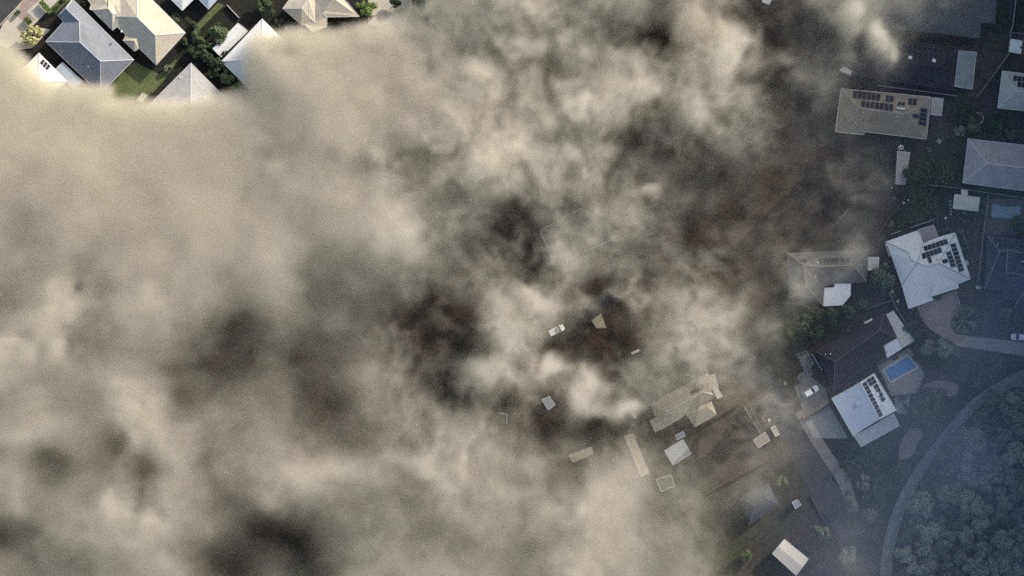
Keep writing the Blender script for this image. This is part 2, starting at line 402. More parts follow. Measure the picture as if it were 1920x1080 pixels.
def gable(name, label, cat, q, z, m, rise=.5, m2=None, **kw):
    """corners q0 q1 q2 q3; the ridge runs from mid(q0,q3) to mid(q1,q2)"""
    a = ((q[0][0]+q[3][0])/2, (q[0][1]+q[3][1])/2, z+rise); b = ((q[1][0]+q[2][0])/2, (q[1][1]+q[2][1])/2, z+rise)
    v = [(x, y, z) for x, y in q]+[a, b]
    return house(name, label, cat, v, [(0, 1, 5, 4), (4, 5, 2, 3)], m, **kw)
def hip(name, label, cat, q, r0, r1, z, zr, m, **kw):
    """q0..q3 corners; r0 near edge q3-q0, r1 near edge q1-q2"""
    v = [(x, y, z) for x, y in q]+[(r0[0], r0[1], zr), (r1[0], r1[1], zr)]
    return house(name, label, cat, v, [(0, 1, 5, 4), (1, 2, 5), (2, 3, 4, 5), (3, 0, 4)], m, **kw)

E_ = 2.7
# --- top left, in the sun
A = house('house', 'blue grey tiled house with angled ridge, fully in the sun beside the cream roofed house', 'house',
 [(136, -2, E_), (251, 112, E_), (188.5, 176, E_), (85.5, 78, E_), (119, 41, E_), (109, 29, E_), (124, 16, 4.0), (149, 40, 4.0), (150, 79, 5.5), (188.5, 114.5, 5.5)],
 [(0, 6, 7, 8, 9, 1), (1, 9, 2), (2, 9, 8, 3), (3, 8, 7, 4), (4, 7, 6, 5), (5, 6, 0)], 'blue_tile', 'wall_render', 'ridge_light')
vent(A, 172, 53); vent(A, 165.5, 125)
B = house('house', 'cream tiled house with many hips and a small porch roof, in the sun', 'house',
 [(348, 61.5, E_), (293, 122, E_), (291, 66, 5.2), (257, 32, 5.2), (257, -29, 2.6), (226, 31, 3.75), (220, 31, 3.6), (220, 50, 2.95), (259, 89, E_),
  (226, -15, 2.6), (203, 16, 4.0), (211, 26, 4.0), (220, 25, 3.5), (211, 57, E_), (173, 19, E_), (203, -15, 2.8), (168, 17, E_), (171, 8, E_), (202, 8, 3.3), (185, -14, 3.3), (155, -14, E_)],
 [(0, 2, 3, 4), (0, 1, 2), (1, 8, 7, 6, 5, 3, 2), (5, 9, 4, 3), (10, 11, 12, 6, 5, 9, 15), (11, 13, 7, 6, 12), (14, 10, 11, 13), (16, 14, 10, 18, 17), (17, 18, 19, 20), (18, 10, 15, 19)], 'yellow_tile', 'wall_render', 'ridge_light')
vent(B, 228, 59, .3)
pv = [(230, 76, 2.9), (252, 76, 3.9), (252, 97, 2.9), (260, 92, 3.0), (260, 68, 3.3), (235, 67, 3.0)]
obj('porch_roof', [P(*v) for v in pv], [(2, 1, 0), (0, 1, 4, 5), (1, 2, 3, 4)], 'yellow_tile', B)
C1 = hip('house', 'white roofed house corner sunk in the grey fog below the long shed', 'house', [(491.5, 35), (600, 143), (523, 223), (415, 115)], (491, 113), (524, 146), E_, 5.3, 'white_sheet', ridge='gutter_white')
D1 = house('shed', 'long white gabled shed between the dark trees and a white roof corner', 'shed',
 [(399, 91, 2.6), (446, 43, 2.6), (457, 51, 3.0), (408, 101, 3.0), (465, 58, 2.0), (415, 107, 2.0)], [(0, 1, 2, 3), (3, 2, 4, 5)], 'white_sheet', over=.15)
E1 = house('house', 'cream ribbed roof house with crossing gables at the top edge above the fog', 'house',
 [(530, 16, E_), (566, 16, 4.2), (578, -3, 4.2), (544, -3, E_), (566, 47, E_), (580, 33, 3.4), (590, -3, 3.4), (591, 41.6, 3.0), (625, -3, 5.0), (605, 25, 3.7), (645, -3, 3.8), (674, 31, E_), (613, 32, 3.2), (572, 47, 2.8), (613, 50, 2.7), (585, 60, 2.7)],
 [(0, 1, 2, 3), (0, 4, 1), (1, 4, 5, 2), (2, 5, 7, 6), (6, 7, 9, 8), (8, 9, 12, 11, 10), (4, 13, 7, 5), (7, 14, 12, 9), (13, 15, 14, 7)], 'yellow_tile', 'wall_render', 'ridge_light')
G1 = house('house', 'brilliant white roof corner pointing down at the top edge, left one of two', 'house', [(310, -12, E_), (342, 20, E_), (376, -14, E_), (342, -30, 4)], [(0, 1, 3), (1, 2, 3)], 'white_sheet')
G2 = house('house', 'pale blue grey roof corner pointing down at the top edge, above the narrow lawn', 'house', [(363, -11, E_), (391, 17, E_), (418, -12, E_), (391, -30, 4)], [(0, 1, 3), (1, 2, 3)], 'blue_white_metal')
H1 = hip('house', 'dull grey roof corner half swallowed by fog under tree shadows', 'house', [(358, 118), (446, 206), (358, 294), (270, 206)], (358, 200), (358, 212), E_, 5.0, 'pale_tile', ridge='ridge_light')
onroof(H1, 'skylight', 339, 145, .9, .5, .15, 'cream_sheet', 20)
I1 = hip('house', 'pale roof with a small cluster of panels fading into fog at the left', 'house', [(73, 99), (126, 152), (73, 205), (20, 152)], (73, 150), (73, 154), E_, 5.0, 'white_sheet', ridge='ridge_light')
panels(I1, [(80, 110), (96, 124), (89, 132), (74, 118)], 3, 2)
J1 = flat('carport', 'pale blue corrugated carport roof under the blue grey house eave', 'carport', [(117, 117), (155, 152), (140, 168), (100, 133)], 2.2, 'blue_white_metal', posts=True, over=.15)
T1 = flat('shed', 'tiny pale shed between the lawn and the fog edge', 'shed', [(267, 174), (276, 179), (266, 192), (257, 187)], 2.0, 'cream_sheet', over=.1)
# --- upper right
R1 = house('house', 'grey tiled house at the top right above the house with twin white skylights', 'house',
 [(1560, -30, E_), (1871, -30, E_), (1866, 45, E_), (1840, 43, E_), (1837, 72, E_), (1575, 42, E_), (1610, 5, 5.2), (1795, 18, 5.2), (1833, 2, 4.2)],
 [(0, 6, 7, 8, 1), (1, 8, 2), (2, 8, 7, 3), (3, 7, 4), (4, 7, 6, 5), (5, 6, 0)], 'grey_tile', 'wall_brick', 'grey_tile', 'gutter_dark')
R2 = house('house', 'very dark roofed house with twin white skylights and wide solar rows', 'house',
 [(1612, 66, E_), (1798, 90, E_), (1787, 168, E_), (1598, 141, E_), (1640, 106, 5.2), (1757, 126, 5.2)],
 [(0, 1, 5, 4), (1, 2, 5), (2, 3, 4, 5), (3, 0, 4)], 'dark_tile', 'wall_brick', 'navy_tile', 'gutter_dark')
panels(R2, [(1692, 81), (1768, 91), (1767, 100), (1691, 90)], 8)
panels(R2, [(1691, 92), (1762, 101.5), (1761, 110), (1690, 101)], 7)
onroof(R2, 'skylight', 1706.5, 108, 1.0, .9, .3, 'white_sheet', -7); onroof(R2, 'skylight', 1751, 113.5, 1.0, .9, .3, 'white_sheet', -7)
vent(R2, 1690, 81); vent(R2, 1689.5, 88); vent(R2, 1685, 97)
flat('carport', 'mottled grey ribbed carport roof at the end of the very dark house', 'carport', [(1798, 95), (1831, 98), (1823, 167), (1790, 162)], 2.5, 'ribbed_grey', posts=True, over=.15)
flat('shed', 'small pale shed roof poking out of smoke left of the very dark house', 'shed', [(1582, 125), (1598, 134), (1594, 141), (1574, 132)], 2.5, 'cream_sheet', over=.15)
R3 = house('house', 'beige tiled house with two rows of solar panels and a roof water heater', 'house',
 [(1577, 166, E_), (1746, 182, E_), (1737, 261, E_), (1621, 247, E_), (1620, 253, E_), (1566, 247, E_), (1610, 202.5, 5.0), (1699.5, 214.5, 5.0), (1597, 221, 4.1)],
 [(0, 1, 7, 6), (1, 2, 7), (2, 3, 6, 7), (3, 4, 8, 6), (4, 5, 8), (5, 0, 6, 8)], 'beige_tile', 'wall_brick', 'lilac_tile')
panels(R3, [(1600, 169), (1652, 175), (1650, 190), (1598, 184)], 6)
panels(R3, [(1661, 178), (1677, 179.5), (1675, 192.5), (1660, 190)], 2)
panels(R3, [(1615, 188), (1676, 195), (1674, 209), (1613.5, 201)], 7)
panels(R3, [(1703, 183), (1720, 185), (1718, 198), (1702, 196)], 2)
panels(R3, [(1726, 202), (1740, 204), (1737, 237), (1721, 234)], 1, 4)
panels(R3, [(1711, 213), (1725, 215), (1724, 222), (1710, 220)], 1)
panels(R3, [(1684, 190), (1698, 192), (1696, 199), (1682, 197)], 2)
def heater(h, x0, y0, x1, y1):
    roof, zat, rt = HZ[h.name]; z = zat(x0, y0)+.35
    obj('water_heater', *tube(P(x0, y0, z), P(x1, y1, z), .26, .26, 12), 'white_sheet', roof, smooth=False)
heater(R3, 1681, 202.5, 1697, 205)
vent(R3, 1619, 210.5, .2); vent(R3, 1681.5, 218.5, .18); vent(R3, 1642, 172, .14); vent(R3, 1618, 226, .12, 'black_plastic')
flat('carport', 'cream ribbed carport roof joined to the beige solar house', 'carport', [(1748, 183), (1769, 185), (1765, 217), (1745, 215)], 2.4, 'cream_metal', posts=True, over=.15)
SH = flat('shed', 'small bright white shed roof beside the top right fence corner', 'shed', [(1895, 73), (1917, 76.5), (1914, 101), (1892, 97)], 2.3, 'white_sheet', over=.12)
onroof(SH, 'skylight', 1914, 89, .5, .4, .1, 'black_plastic')
R5 = hip('house', 'pale hipped roof with dark panels at the right edge above the arc of garden edging', 'house', [(1879, 133), (1990, 146), (1980, 214), (1870.5, 202.5)], (1906, 171), (1955, 177), E_, 4.9, 'pale_tile', ridge='ridge_light')
panels(R5, [(1900, 141), (1932, 145), (1931, 154), (1899, 151)], 4)
panels(R5, [(1908, 152), (1932, 155), (1931, 166), (1907, 163)], 3)
R6 = hip('house', 'large lilac grey hipped roof at the right edge over the shaded side passage', 'house', [(1815, 260), (2000, 281), (1985, 366), (1805, 343)], (1851, 306.5), (1950, 318), E_, 5.3, 'lilac_tile', ridge='ridge_light')
PG = gable('pergola', 'cream shallow gabled pergola roof south of the lilac roof', 'pergola', [(1790, 364.5), (1837, 370), (1834, 396), (1787, 391)], 2.5, 'cream_sheet', .3, posts=True, over=.15)
lp = [(1802, 355), (1815, 357), (1814, 369), (1802, 367)]
obj('link_roof', *prism([(P(x, y, 2.4).x, P(x, y, 2.4).y) for x, y in lp], 2.3, 2.42), 'cream_sheet', PG)
gable('shed', 'long cream ribbed garden shed next to a round water tank', 'shed', [(1683, 283), (1680, 345), (1697, 346), (1706, 286)], 2.3, 'cream_metal', .25, over=.1)
# --- big white house with many panels
R9 = house('house', 'big off white roof with scattered navy panels beside the pink brick driveway', 'house',
 [(1661, 453, E_), (1722, 431.5, E_), (1791, 436, E_), (1820, 523, E_), (1798, 532, E_), (1745, 556, E_), (1751, 562, E_), (1703.5, 579, E_), (1691, 535, E_), (1668, 470, E_),
  (1703, 473, 4.6), (1708, 488, 5.0), (1720, 492.5, 5.3), (1740, 500, 5.3), (1760, 494, 5.3), (1731, 456, 3.6), (1759, 445, 3.0)],
 [(0, 10, 11, 12, 15, 1), (12, 13, 14, 2, 16, 15), (14, 3, 2), (0, 9, 8, 12, 11, 10), (8, 7, 6, 5, 4, 3, 14, 13, 12)], 'white_sheet', 'wall_render', 'pale_tile')
ap = [(1759, 515, 4.3), (1744, 557, 3.0), (1798, 540, 3.0), (1762, 513, 4.3), (1797, 534, 3.1), (1752, 525, 4.0)]
obj('porch_roof', [P(*v) for v in ap], [(0, 1, 2), (3, 0, 2, 4), (0, 5, 1)], 'white_sheet', R9)
panels(R9, [(1731, 462), (1775, 447), (1779, 457), (1733.5, 471)], 6)
panels(R9, [(1727.5, 475), (1764, 463), (1767, 473), (1729.5, 486)], 5)
panels(R9, [(1738, 482.5), (1745, 480.5), (1748.5, 492), (1742, 494)], 1)
panels(R9, [(1781, 458), (1792, 455), (1809, 507.5), (1798, 511)], 1, 7)
panels(R9, [(1773, 473), (1783, 470), (1794, 499), (1783, 502.5)], 1, 4)
panels(R9, [(1766, 487), (1777, 484.5), (1779, 492), (1767.5, 495)], 1)
vent(R9, 1715.5, 467.5, .25, 'pale_tile'); vent(R9, 1757, 487, .15, 'black_plastic')
flat('carport', 'tan ribbed pergola roof tucked into the notch of the big off white roof', 'carport', [(1722, 430.5), (1751, 422), (1759, 445), (1731, 456)], 2.9, 'tan_metal', posts=True, over=.15, gut='gutter_white')
for k, (x, y, a, l) in enumerate([(1664, 468, -72, 4.0), (1811.5, 493, -72, 1.2)]):
    p = P(x, y); d = Vector((math.cos(R(a)), math.sin(R(a)), 0))*l/2
    o = obj('air_conditioner' if k else 'water_tank', *beam(p-d+Vector((0, 0, 1.6)), p+d+Vector((0, 0, 1.6)), .7, 1.6), 'cream_sheet', loc=(p.x, p.y, 0))
    tag(o, ['long slim cream water tank against the west wall of the big off white house', 'cream air conditioner box outside the east wall of the big off white house'][k], ['water tank', 'air conditioner'][k])
R10 = house('house', 'navy tiled house with faint solar rows at the right edge below the lagoon pool', 'house',
 [(1852, 442, E_), (2010, 460, E_), (2000, 580, E_), (1905, 571, E_), (1905, 562, E_), (1881, 557, E_), (1879, 546, E_), (1846, 541, E_), (1875, 471, 4.3), (1890, 468, 4.3), (1886, 510, 4.8), (1940, 520, 5.2), (1940, 480, 5.0)],
 [(0, 8, 9, 12, 1), (0, 7, 8), (7, 6, 10, 9, 8), (9, 10, 11, 12), (6, 5, 4, 3, 11, 10), (3, 2, 11), (2, 1, 12, 11)], 'navy_tile', 'wall_brick', 'lilac_tile', 'gutter_dark', rw=.15)
panels(R10, [(1872, 448), (1920, 453), (1919, 458), (1872, 453)], 6)
panels(R10, [(1872, 455), (1918, 460), (1918, 465), (1872, 460)], 6)
panels(R10, [(1908, 473), (1925, 475), (1925, 487), (1908, 485)], 2, 2)
panels(R10, [(1883, 558), (1904, 561), (1904, 566), (1883, 563)], 4)
vent(R10, 1871, 457, .2); vent(R10, 1917, 490, .25)
# --- dark house with pale verandah, modern white house, pools
R11 = house('house', 'long charcoal roofed house with pale verandah roof, above the rectangular pool', 'house',
 [(1529, 659, E_), (1657, 588, E_), (1661, 590, E_), (1682, 633, E_), (1656, 648, E_), (1661, 662, E_), (1563, 733, E_), (1566, 678, 5.2), (1645, 622, 5.2), (1650, 618, 5.0)],
 [(0, 1, 9, 8, 7), (1, 2, 3, 9), (9, 3, 4, 8), (8, 4, 5, 6, 7), (6, 0, 7)], 'dark_tile', 'wall_brick', 'grey_tile', 'gutter_dark')
vent(R11, 1547.5, 664); vent(R11, 1557, 664, .22); vent(R11, 1592, 669, .25, 'black_plastic')
onroof(R11, 'skylight', 1628, 602, 2.4, .5, .5, 'cream_sheet', 28)
V11 = [(1661, 590, 2.5), (1675, 583, 2.5), (1715, 639, 2.5), (1692.5, 652, 2.5), (1682, 633, 2.5)]
house('verandah', 'long pale sheet verandah roof along the east end of the charcoal roofed house', 'verandah', V11, [(0, 1, 2, 3, 4)], 'cream_sheet', posts=True, over=.15)
flat('verandah', 'square pale verandah roof above the corner of the rectangular pool', 'verandah', [(1654.5, 648), (1681.5, 634), (1692, 653), (1664, 671)], 2.35, 'white_sheet', posts=True, over=.15, slope=.1)
R12 = house('house', 'modern white metal roofed house with a long column of black panels', 'house',
 [(1559.5, 747, 3.0), (1582, 734.5, 3.5), (1613, 717, 4.3), (1639, 700, 3.6), (1681, 769, 3.6), (1649, 786, 4.3), (1620, 803, 3.5), (1600, 818, 3.0)],
 [(0, 1, 6, 7), (1, 2, 5, 6), (2, 3, 4, 5)], 'blue_white_metal', 'wall_render', 'gutter_white', rw=.5, over=.4)
me_ = HZ[R12.name][0].data; me_.materials.append(M['white_sheet'])
me_.polygons[2].material_index = 1
panels(R12, [(1616, 719), (1624, 714), (1656.5, 779), (1649, 783)], 1, 9)
panels(R12, [(1624, 712), (1638, 704), (1645, 717), (1632, 725)], 2, 2)
panels(R12, [(1637, 723), (1645, 718), (1661, 750), (1654, 754)], 1, 4)
onroof(R12, 'skylight', 1608, 758, .9, .9, .3, 'blue_white_metal', 30); onroof(R12, 'roof_hatch', 1645, 739, .9, 1.1, .2, 'white_sheet', 30); onroof(R12, 'roof_hatch', 1654, 759, .9, .5, .2, 'white_sheet', 30)
flat('carport', 'grey ribbed patio roof on the south end of the modern white house', 'carport', [(1602, 818), (1676, 775), (1686.5, 798), (1614.7, 838)], 2.6, 'grey_metal', posts=True, over=.2)
# --- half veiled houses
N1 = house('house', 'veiled grey brown tiled house with one dark solar row joining a white patio roof', 'house',
 [(1475, 474, E_), (1627, 468, E_), (1625, 528, E_), (1595, 531, E_), (1566, 531, E_), (1545, 538, E_), (1543, 572, E_), (1500, 560, E_), (1480, 560, E_), (1508, 497, 5.0), (1600, 497, 5.0), (1540, 500, 4.9), (1511, 536, 4.5), (1566, 527, E_)],
 [(0, 1, 10, 11, 9), (1, 2, 10), (2, 3, 4, 11, 10), (4, 5, 9, 11), (5, 6, 12, 9), (6, 7, 8, 12), (8, 0, 9, 12)], 'grey_tile', 'wall_brick', 'beige_tile', 'gutter_dark')
panels(N1, [(1534, 484), (1573, 483), (1573, 494), (1534, 495)], 5)
panels(N1, [(1496, 485), (1513, 484.5), (1513, 494), (1496, 495)], 2)
panels(N1, [(1575, 483), (1593, 483), (1593, 493), (1575, 494)], 2)
vent(N1, 1515, 494, .15); vent(N1, 1533, 492, .25); vent(N1, 1529, 519, .25)
house('patio_roof', 'bright bluish white L shaped patio roof with foliage along its lower edge', 'patio roof',
 [(1565, 528, 2.6), (1595, 526.5, 2.6), (1595, 553, 2.4), (1580, 572, 2.3), (1544, 574, 2.3), (1543, 540, 2.5), (1565, 539, 2.5)], [(0, 1, 2, 3, 4, 5, 6)], 'white_sheet', posts=True, over=.15)
flat('shed', 'small cream square shed roof partly under a round green tree', 'shed', [(1625.5, 482), (1648, 482), (1648, 506), (1626, 507)], 2.3, 'cream_sheet', over=.12)
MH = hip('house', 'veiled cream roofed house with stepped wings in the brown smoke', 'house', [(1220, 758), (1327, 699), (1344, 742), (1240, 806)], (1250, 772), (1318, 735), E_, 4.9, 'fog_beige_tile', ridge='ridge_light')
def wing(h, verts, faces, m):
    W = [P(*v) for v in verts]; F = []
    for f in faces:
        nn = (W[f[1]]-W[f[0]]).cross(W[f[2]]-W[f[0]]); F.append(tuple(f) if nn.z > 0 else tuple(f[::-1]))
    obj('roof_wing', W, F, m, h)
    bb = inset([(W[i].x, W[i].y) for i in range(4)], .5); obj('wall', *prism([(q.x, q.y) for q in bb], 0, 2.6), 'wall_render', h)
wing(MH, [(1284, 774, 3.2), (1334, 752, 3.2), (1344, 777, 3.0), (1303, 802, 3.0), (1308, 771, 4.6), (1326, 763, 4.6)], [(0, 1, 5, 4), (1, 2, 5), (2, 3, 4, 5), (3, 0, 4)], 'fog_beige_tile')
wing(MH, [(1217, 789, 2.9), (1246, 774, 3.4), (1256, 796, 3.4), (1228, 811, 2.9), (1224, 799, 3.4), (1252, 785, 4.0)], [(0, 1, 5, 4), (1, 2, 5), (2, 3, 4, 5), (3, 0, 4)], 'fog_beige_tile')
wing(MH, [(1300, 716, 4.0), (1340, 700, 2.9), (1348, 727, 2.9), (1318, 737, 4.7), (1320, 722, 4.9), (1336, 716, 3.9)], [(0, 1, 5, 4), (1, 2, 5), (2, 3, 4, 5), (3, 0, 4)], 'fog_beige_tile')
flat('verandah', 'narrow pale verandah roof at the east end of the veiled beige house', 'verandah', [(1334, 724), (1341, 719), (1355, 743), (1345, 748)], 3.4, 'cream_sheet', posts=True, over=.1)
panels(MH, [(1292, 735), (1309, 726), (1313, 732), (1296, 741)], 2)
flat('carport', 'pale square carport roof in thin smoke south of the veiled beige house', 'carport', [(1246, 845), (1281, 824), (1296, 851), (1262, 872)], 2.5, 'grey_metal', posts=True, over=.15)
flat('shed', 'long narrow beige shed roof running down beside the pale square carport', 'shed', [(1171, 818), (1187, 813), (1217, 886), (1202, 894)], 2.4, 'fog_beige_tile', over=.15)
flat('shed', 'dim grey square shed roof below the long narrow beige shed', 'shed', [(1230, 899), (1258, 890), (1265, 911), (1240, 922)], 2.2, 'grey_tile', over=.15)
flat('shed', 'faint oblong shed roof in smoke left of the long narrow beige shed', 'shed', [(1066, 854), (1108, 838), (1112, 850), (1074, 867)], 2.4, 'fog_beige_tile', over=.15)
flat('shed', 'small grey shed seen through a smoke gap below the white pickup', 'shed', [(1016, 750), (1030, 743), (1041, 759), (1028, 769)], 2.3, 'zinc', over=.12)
hip('house', 'dark brown roof in a smoke gap right of the white pickup', 'house', [(1080, 583), (1140, 540), (1165, 560), (1104, 606)], (1105, 583), (1145, 556), E_, 4.4, 'dark_tile', ridge='dark_tile', gut='gutter_dark')
flat('gazebo', 'small folded triangular roof in a smoke gap right of the white pickup', 'gazebo', [(1107, 598), (1126, 583), (1138, 615), (1118, 616)], 2.6, 'beige_tile', gut='gutter_dark', posts=True, over=.15)
hip('house', 'very faint roof outline under smoke above the white pickup', 'house', [(1013, 432), (1090, 390), (1165, 440), (1040, 500)], (1060, 445), (1110, 430), E_, 4.6, 'grey_tile', ridge='grey_tile')
gable('shed', 'large plain off white shed roof near the bottom edge in thin blue smoke', 'shed', [(1471, 1011), (1516, 1048), (1493, 1079), (1448, 1038)], 3.0, 'cream_sheet', .35, over=.15)
flat('shed', 'tiny pale green shed roof beside the veiled street', 'shed', [(1485, 942), (1496, 937), (1502, 947), (1491, 954)], 2.0, 'zinc', over=.1)
hip('house', 'dim house roof in smoke above the large plain off white shed', 'house', [(1385, 935), (1440, 905), (1460, 945), (1405, 985)], (1415, 948), (1435, 934), E_, 4.4, 'navy_tile', ridge='grey_tile', gut='gutter_dark')
flat('pergola', 'rusty pink pergola roof in the veiled yard near the garden beds', 'pergola', [(1413, 825), (1435, 810), (1444, 826), (1422, 840)], 2.3, 'tan_metal', posts=True, over=.1)
gable('house', 'bright white roof tip poking through smoke at the top edge', 'house', [(1424, -20), (1458, -20), (1442, 8), (1430, 4)], 2.8, 'white_sheet', .3)

# --- swimming pools
def pool(label, water, deck, wm, cw=.55, cm='pale_concrete'):
    pts = [P(*q) for q in water]; cx = sum(pts, Vector())/len(pts)
    rt = root('swimming_pool', (cx.x, cx.y, 0), label, 'swimming pool')
    w2 = [(p.x, p.y) for p in pts]; out = inset(w2, -cw)
    obj('water', *prism(w2, .0, .05), wm, rt)
    n = len(w2); V = [(a[0], a[1], .11) for a in w2]+[(a.x, a.y, .11) for a in out]+[(a[0], a[1], 0) for a in w2]+[(a.x, a.y, 0) for a in out]
    F = []
    for i in range(n):
        j = (i+1) % n; F += [(i, j, n+j, n+i), (2*n+i, 2*n+j, j, i), (n+i, n+j, 3*n+j, 3*n+i)]
    obj('coping', V, F, cm, rt)
    return rt
PL = pool('rectangular blue pool with pale coping in the stone deck', [(1658, 694.5), (1702, 668), (1718, 688), (1670, 714.5)], None, 'pool_water')
p = P(1700, 665, 0)
obj('ladder', *merge([tube((p.x, p.y, .1), (p.x+.3, p.y+.5, .8), .04, .04, 6), tube((p.x+.5, p.y-.3, .1), (p.x+.8, p.y+.2, .8), .04, .04, 6)]), 'alu', PL)
sheet('pool_deck', [(1642, 684), (1648, 676), (1706, 652), (1734, 702), (1720, 737), (1670, 743)], 'deck_stone', 3)
lag = [(1861, 381), (1867, 382), (1880, 387.5), (1895, 388), (1913, 386.5), (1914, 400), (1909, 408), (1898, 411), (1878, 409), (1860, 407.5), (1858, 402)]
pool('curved turquoise lagoon pool beside mauve paving at the right edge', lag, None, 'lagoon_water', .35, 'mauve_paving')
# --- fences
def fence(label, px, h=1.8, m='fence_grey', wd=.12, cap=.16, group=None):
    pts = [P(x, y, 0) for x, y in px]; rt = root('fence', pts[0], label, 'fence', group)
    for a, b in zip(pts, pts[1:]):
        obj('panel', *beam(a+Vector((0, 0, h)), b+Vector((0, 0, h)), .05, h), m, rt)
        obj('top_rail', *beam(a+Vector((0, 0, h+.04)), b+Vector((0, 0, h+.04)), cap, .08), m, rt)
        L_ = (b-a).length; k = max(1, int(L_/3))
        for i in range(k): q = a+(b-a)*(i/k); obj('post', *tube(q, q+Vector((0, 0, h+.12)), .06, .06, 6), m, rt)
    return rt
fence('straight grey fence between the very dark house and the beige solar house', [(1642, 161), (1720, 171), (1792, 181)])
fence('long grey fence bending down from the top right corner to the tree cluster', [(1903, 0), (1897, 50), (1893, 62), (1892, 98), (1862, 140), (1831, 181)])
fence('short grey fence running to the right edge above the white shed', [(1895, 62), (1990, 73)])
fence('thin fence below the shaded lawn left of the lilac roof', [(1740, 347), (1800, 354), (1850, 362), (1920, 371), (1990, 380)], cap=.12)
fence('weathered diagonal fence from the dark tree down toward the big off white house', [(1698, 368), (1664, 411), (1645, 441), (1648, 463)], m='timber')
fence('white garden fence segment on the garden bed above the big off white house', [(1707, 427), (1750, 412)], .9, 'gutter_white', cap=.14)
fence('white garden fence segment near the west corner of the big off white house', [(1669, 440), (1688, 433)], .9, 'gutter_white', cap=.14)
fence('dark fence between the lagoon pool yard and the lawn', [(1852, 365), (1846, 410), (1842, 440), (1838, 480), (1832, 530)], m='fence_grey', cap=.1)
fence('low pale rail along the east garden bed of the big off white house', [(1801, 430), (1817, 474)], 1.0, cap=.1)
fence('fence from the bins down past the verandah to the pool garden', [(1666, 548), (1680, 580), (1700, 610), (1716, 638)], m='fence_grey', cap=.12)
fence('thin dark fence above the charcoal roofed house', [(1620, 580), (1672, 563)], m='fence_grey', cap=.08)
fence('white post and rail fence at the west end of the charcoal roofed house', [(1522, 664), (1541, 695)], 1.2, 'gutter_white', cap=.2)
fence('dark fence from the white rails down to the modern white house', [(1541, 695), (1561, 732)], m='fence_dark', cap=.15)
fence('black pool fence along the north side of the stone deck', [(1642, 684), (1676, 668), (1712, 646)], 1.2, 'fence_dark', cap=.12)
fence('black pool fence along the south and east of the stone deck', [(1642, 684), (1657, 712), (1669, 743), (1720, 738), (1734, 702)], 1.2, 'fence_dark', cap=.14)
fence('dark fence line falling away from the modern white house to the lower lawn', [(1709, 770), (1690, 810), (1672, 870), (1662, 900)], 1.5, 'fence_dark', cap=.12)
fence('dark fence by the driveway corner beside the white four wheel drive', [(1508, 785), (1557, 757)], 1.6, 'fence_dark', cap=.12)
fence('white rail beside the brick driveway', [(1790, 545), (1802, 580)], 1.0, 'gutter_white', cap=.14)
fence('pale straight fence in the veiled yard west of the street', [(1394, 762), (1425, 812)], 1.5, cap=.2)
fence('low wire fence on the forest side of the curved path', [(1848, 752), (1800, 795), (1765, 835), (1725, 895), (1695, 955), (1678, 1010)], .9, 'pale_bark', cap=.1)
fence('white garden wall corner near the top left blue grey house shed', [(426, 10), (449, 34)], .8, 'gutter_white', cap=.2)
fence('thin pale fence at the top left roadside', [(0, 48), (45, 0)], .5, 'pale_concrete', cap=.25)
fence('faint pale fence between the smoke and the beige solar house', [(1575, 410), (1590, 392)], 1.6, cap=.15)
fence('dark fence under the veiled beige house', [(1306, 803), (1390, 755)], 1.6, 'fence_dark', cap=.15)

# --- garden beds, small yard things
def tank(label, x, y, r, h, m='cream_sheet'):
    p = P(x, y); rt = root('water_tank', p, label, 'water tank')
    obj('tank_wall', *tube(p, p+Vector((0, 0, h)), r, r, 24), m, rt)
    obj('tank_lid', *tube(p+Vector((0, 0, h)), p+Vector((0, 0, h+.35)), r*.98, .25, 24), m, rt)
    obj('hatch', *tube(p+Vector((.15, 0, h+.2)), p+Vector((.15, 0, h+.45)), .22, .22, 10), 'black_plastic', rt)
    q = P(1697, 284, 2.2)
    obj('pipe', *tube(p+Vector((.4, -.2, h)), q, .06, .06, 6), 'cream_sheet', rt)
tank('round cream water tank with dark hatch at the head of the ribbed garden shed', 1687.5, 277, .72, 2.0)
def bin_(label, x, y, lid):
    p = P(x, y); rt = root('wheelie_bin', p, label, 'bin', 'wheelie bins')
    V, F = box((p.x-.27, p.y-.33, .08), (p.x+.27, p.y+.33, 1.0))
    for i in range(4): V[i] = ((V[i][0]-p.x)*.8+p.x, (V[i][1]-p.y)*.75+p.y, V[i][2])
    obj('bin_body', V, F, 'bin_green', rt)
    obj('lid', *box((p.x-.36, p.y-.42, 1.0), (p.x+.36, p.y+.40, 1.1)), lid, rt)
    for s in (-1, 1): obj('wheel', *tube((p.x+s*.22, p.y-.33, .12), (p.x+s*.3, p.y-.33, .12), .12, .12, 10), 'rubber', rt)
bin_('wheelie bin with pale yellow lid, left one of the pair beside the navy tiled house', 1831, 538.5, 'cream_sheet')
bin_('wheelie bin with pale yellow lid, right one of the pair beside the navy tiled house', 1836, 539, 'bin_yellow')
bin_('upper yellow lidded wheelie bin beside the west wall of the big off white house', 1672, 546.5, 'bin_yellow')
bin_('lower yellow lidded wheelie bin beside the west wall of the big off white house', 1682.5, 565, 'bin_yellow')
bin_('orange lidded wheelie bin at the driveway corner below the white four wheel drive', 1506.5, 781.5, 'bin_red')
bin_('lone dull yellow lidded wheelie bin left of the paved L shaped bed', 1471.5, 718.5, 'bin_yellow')
bin_('dim wheelie bin with pale lid in the veiled garden beds near the street', 1441.5, 787, 'cream_sheet')
def slab(name, label, cat, q, h, m, z0=0., group=None):
    pts = [P(*a, h) for a in q]; c_ = sum(pts, Vector())/len(pts)
    o = obj(name, *prism([(a.x, a.y) for a in pts], z0, h), m, loc=(c_.x, c_.y, 0)); return tag(o, label, cat, group)
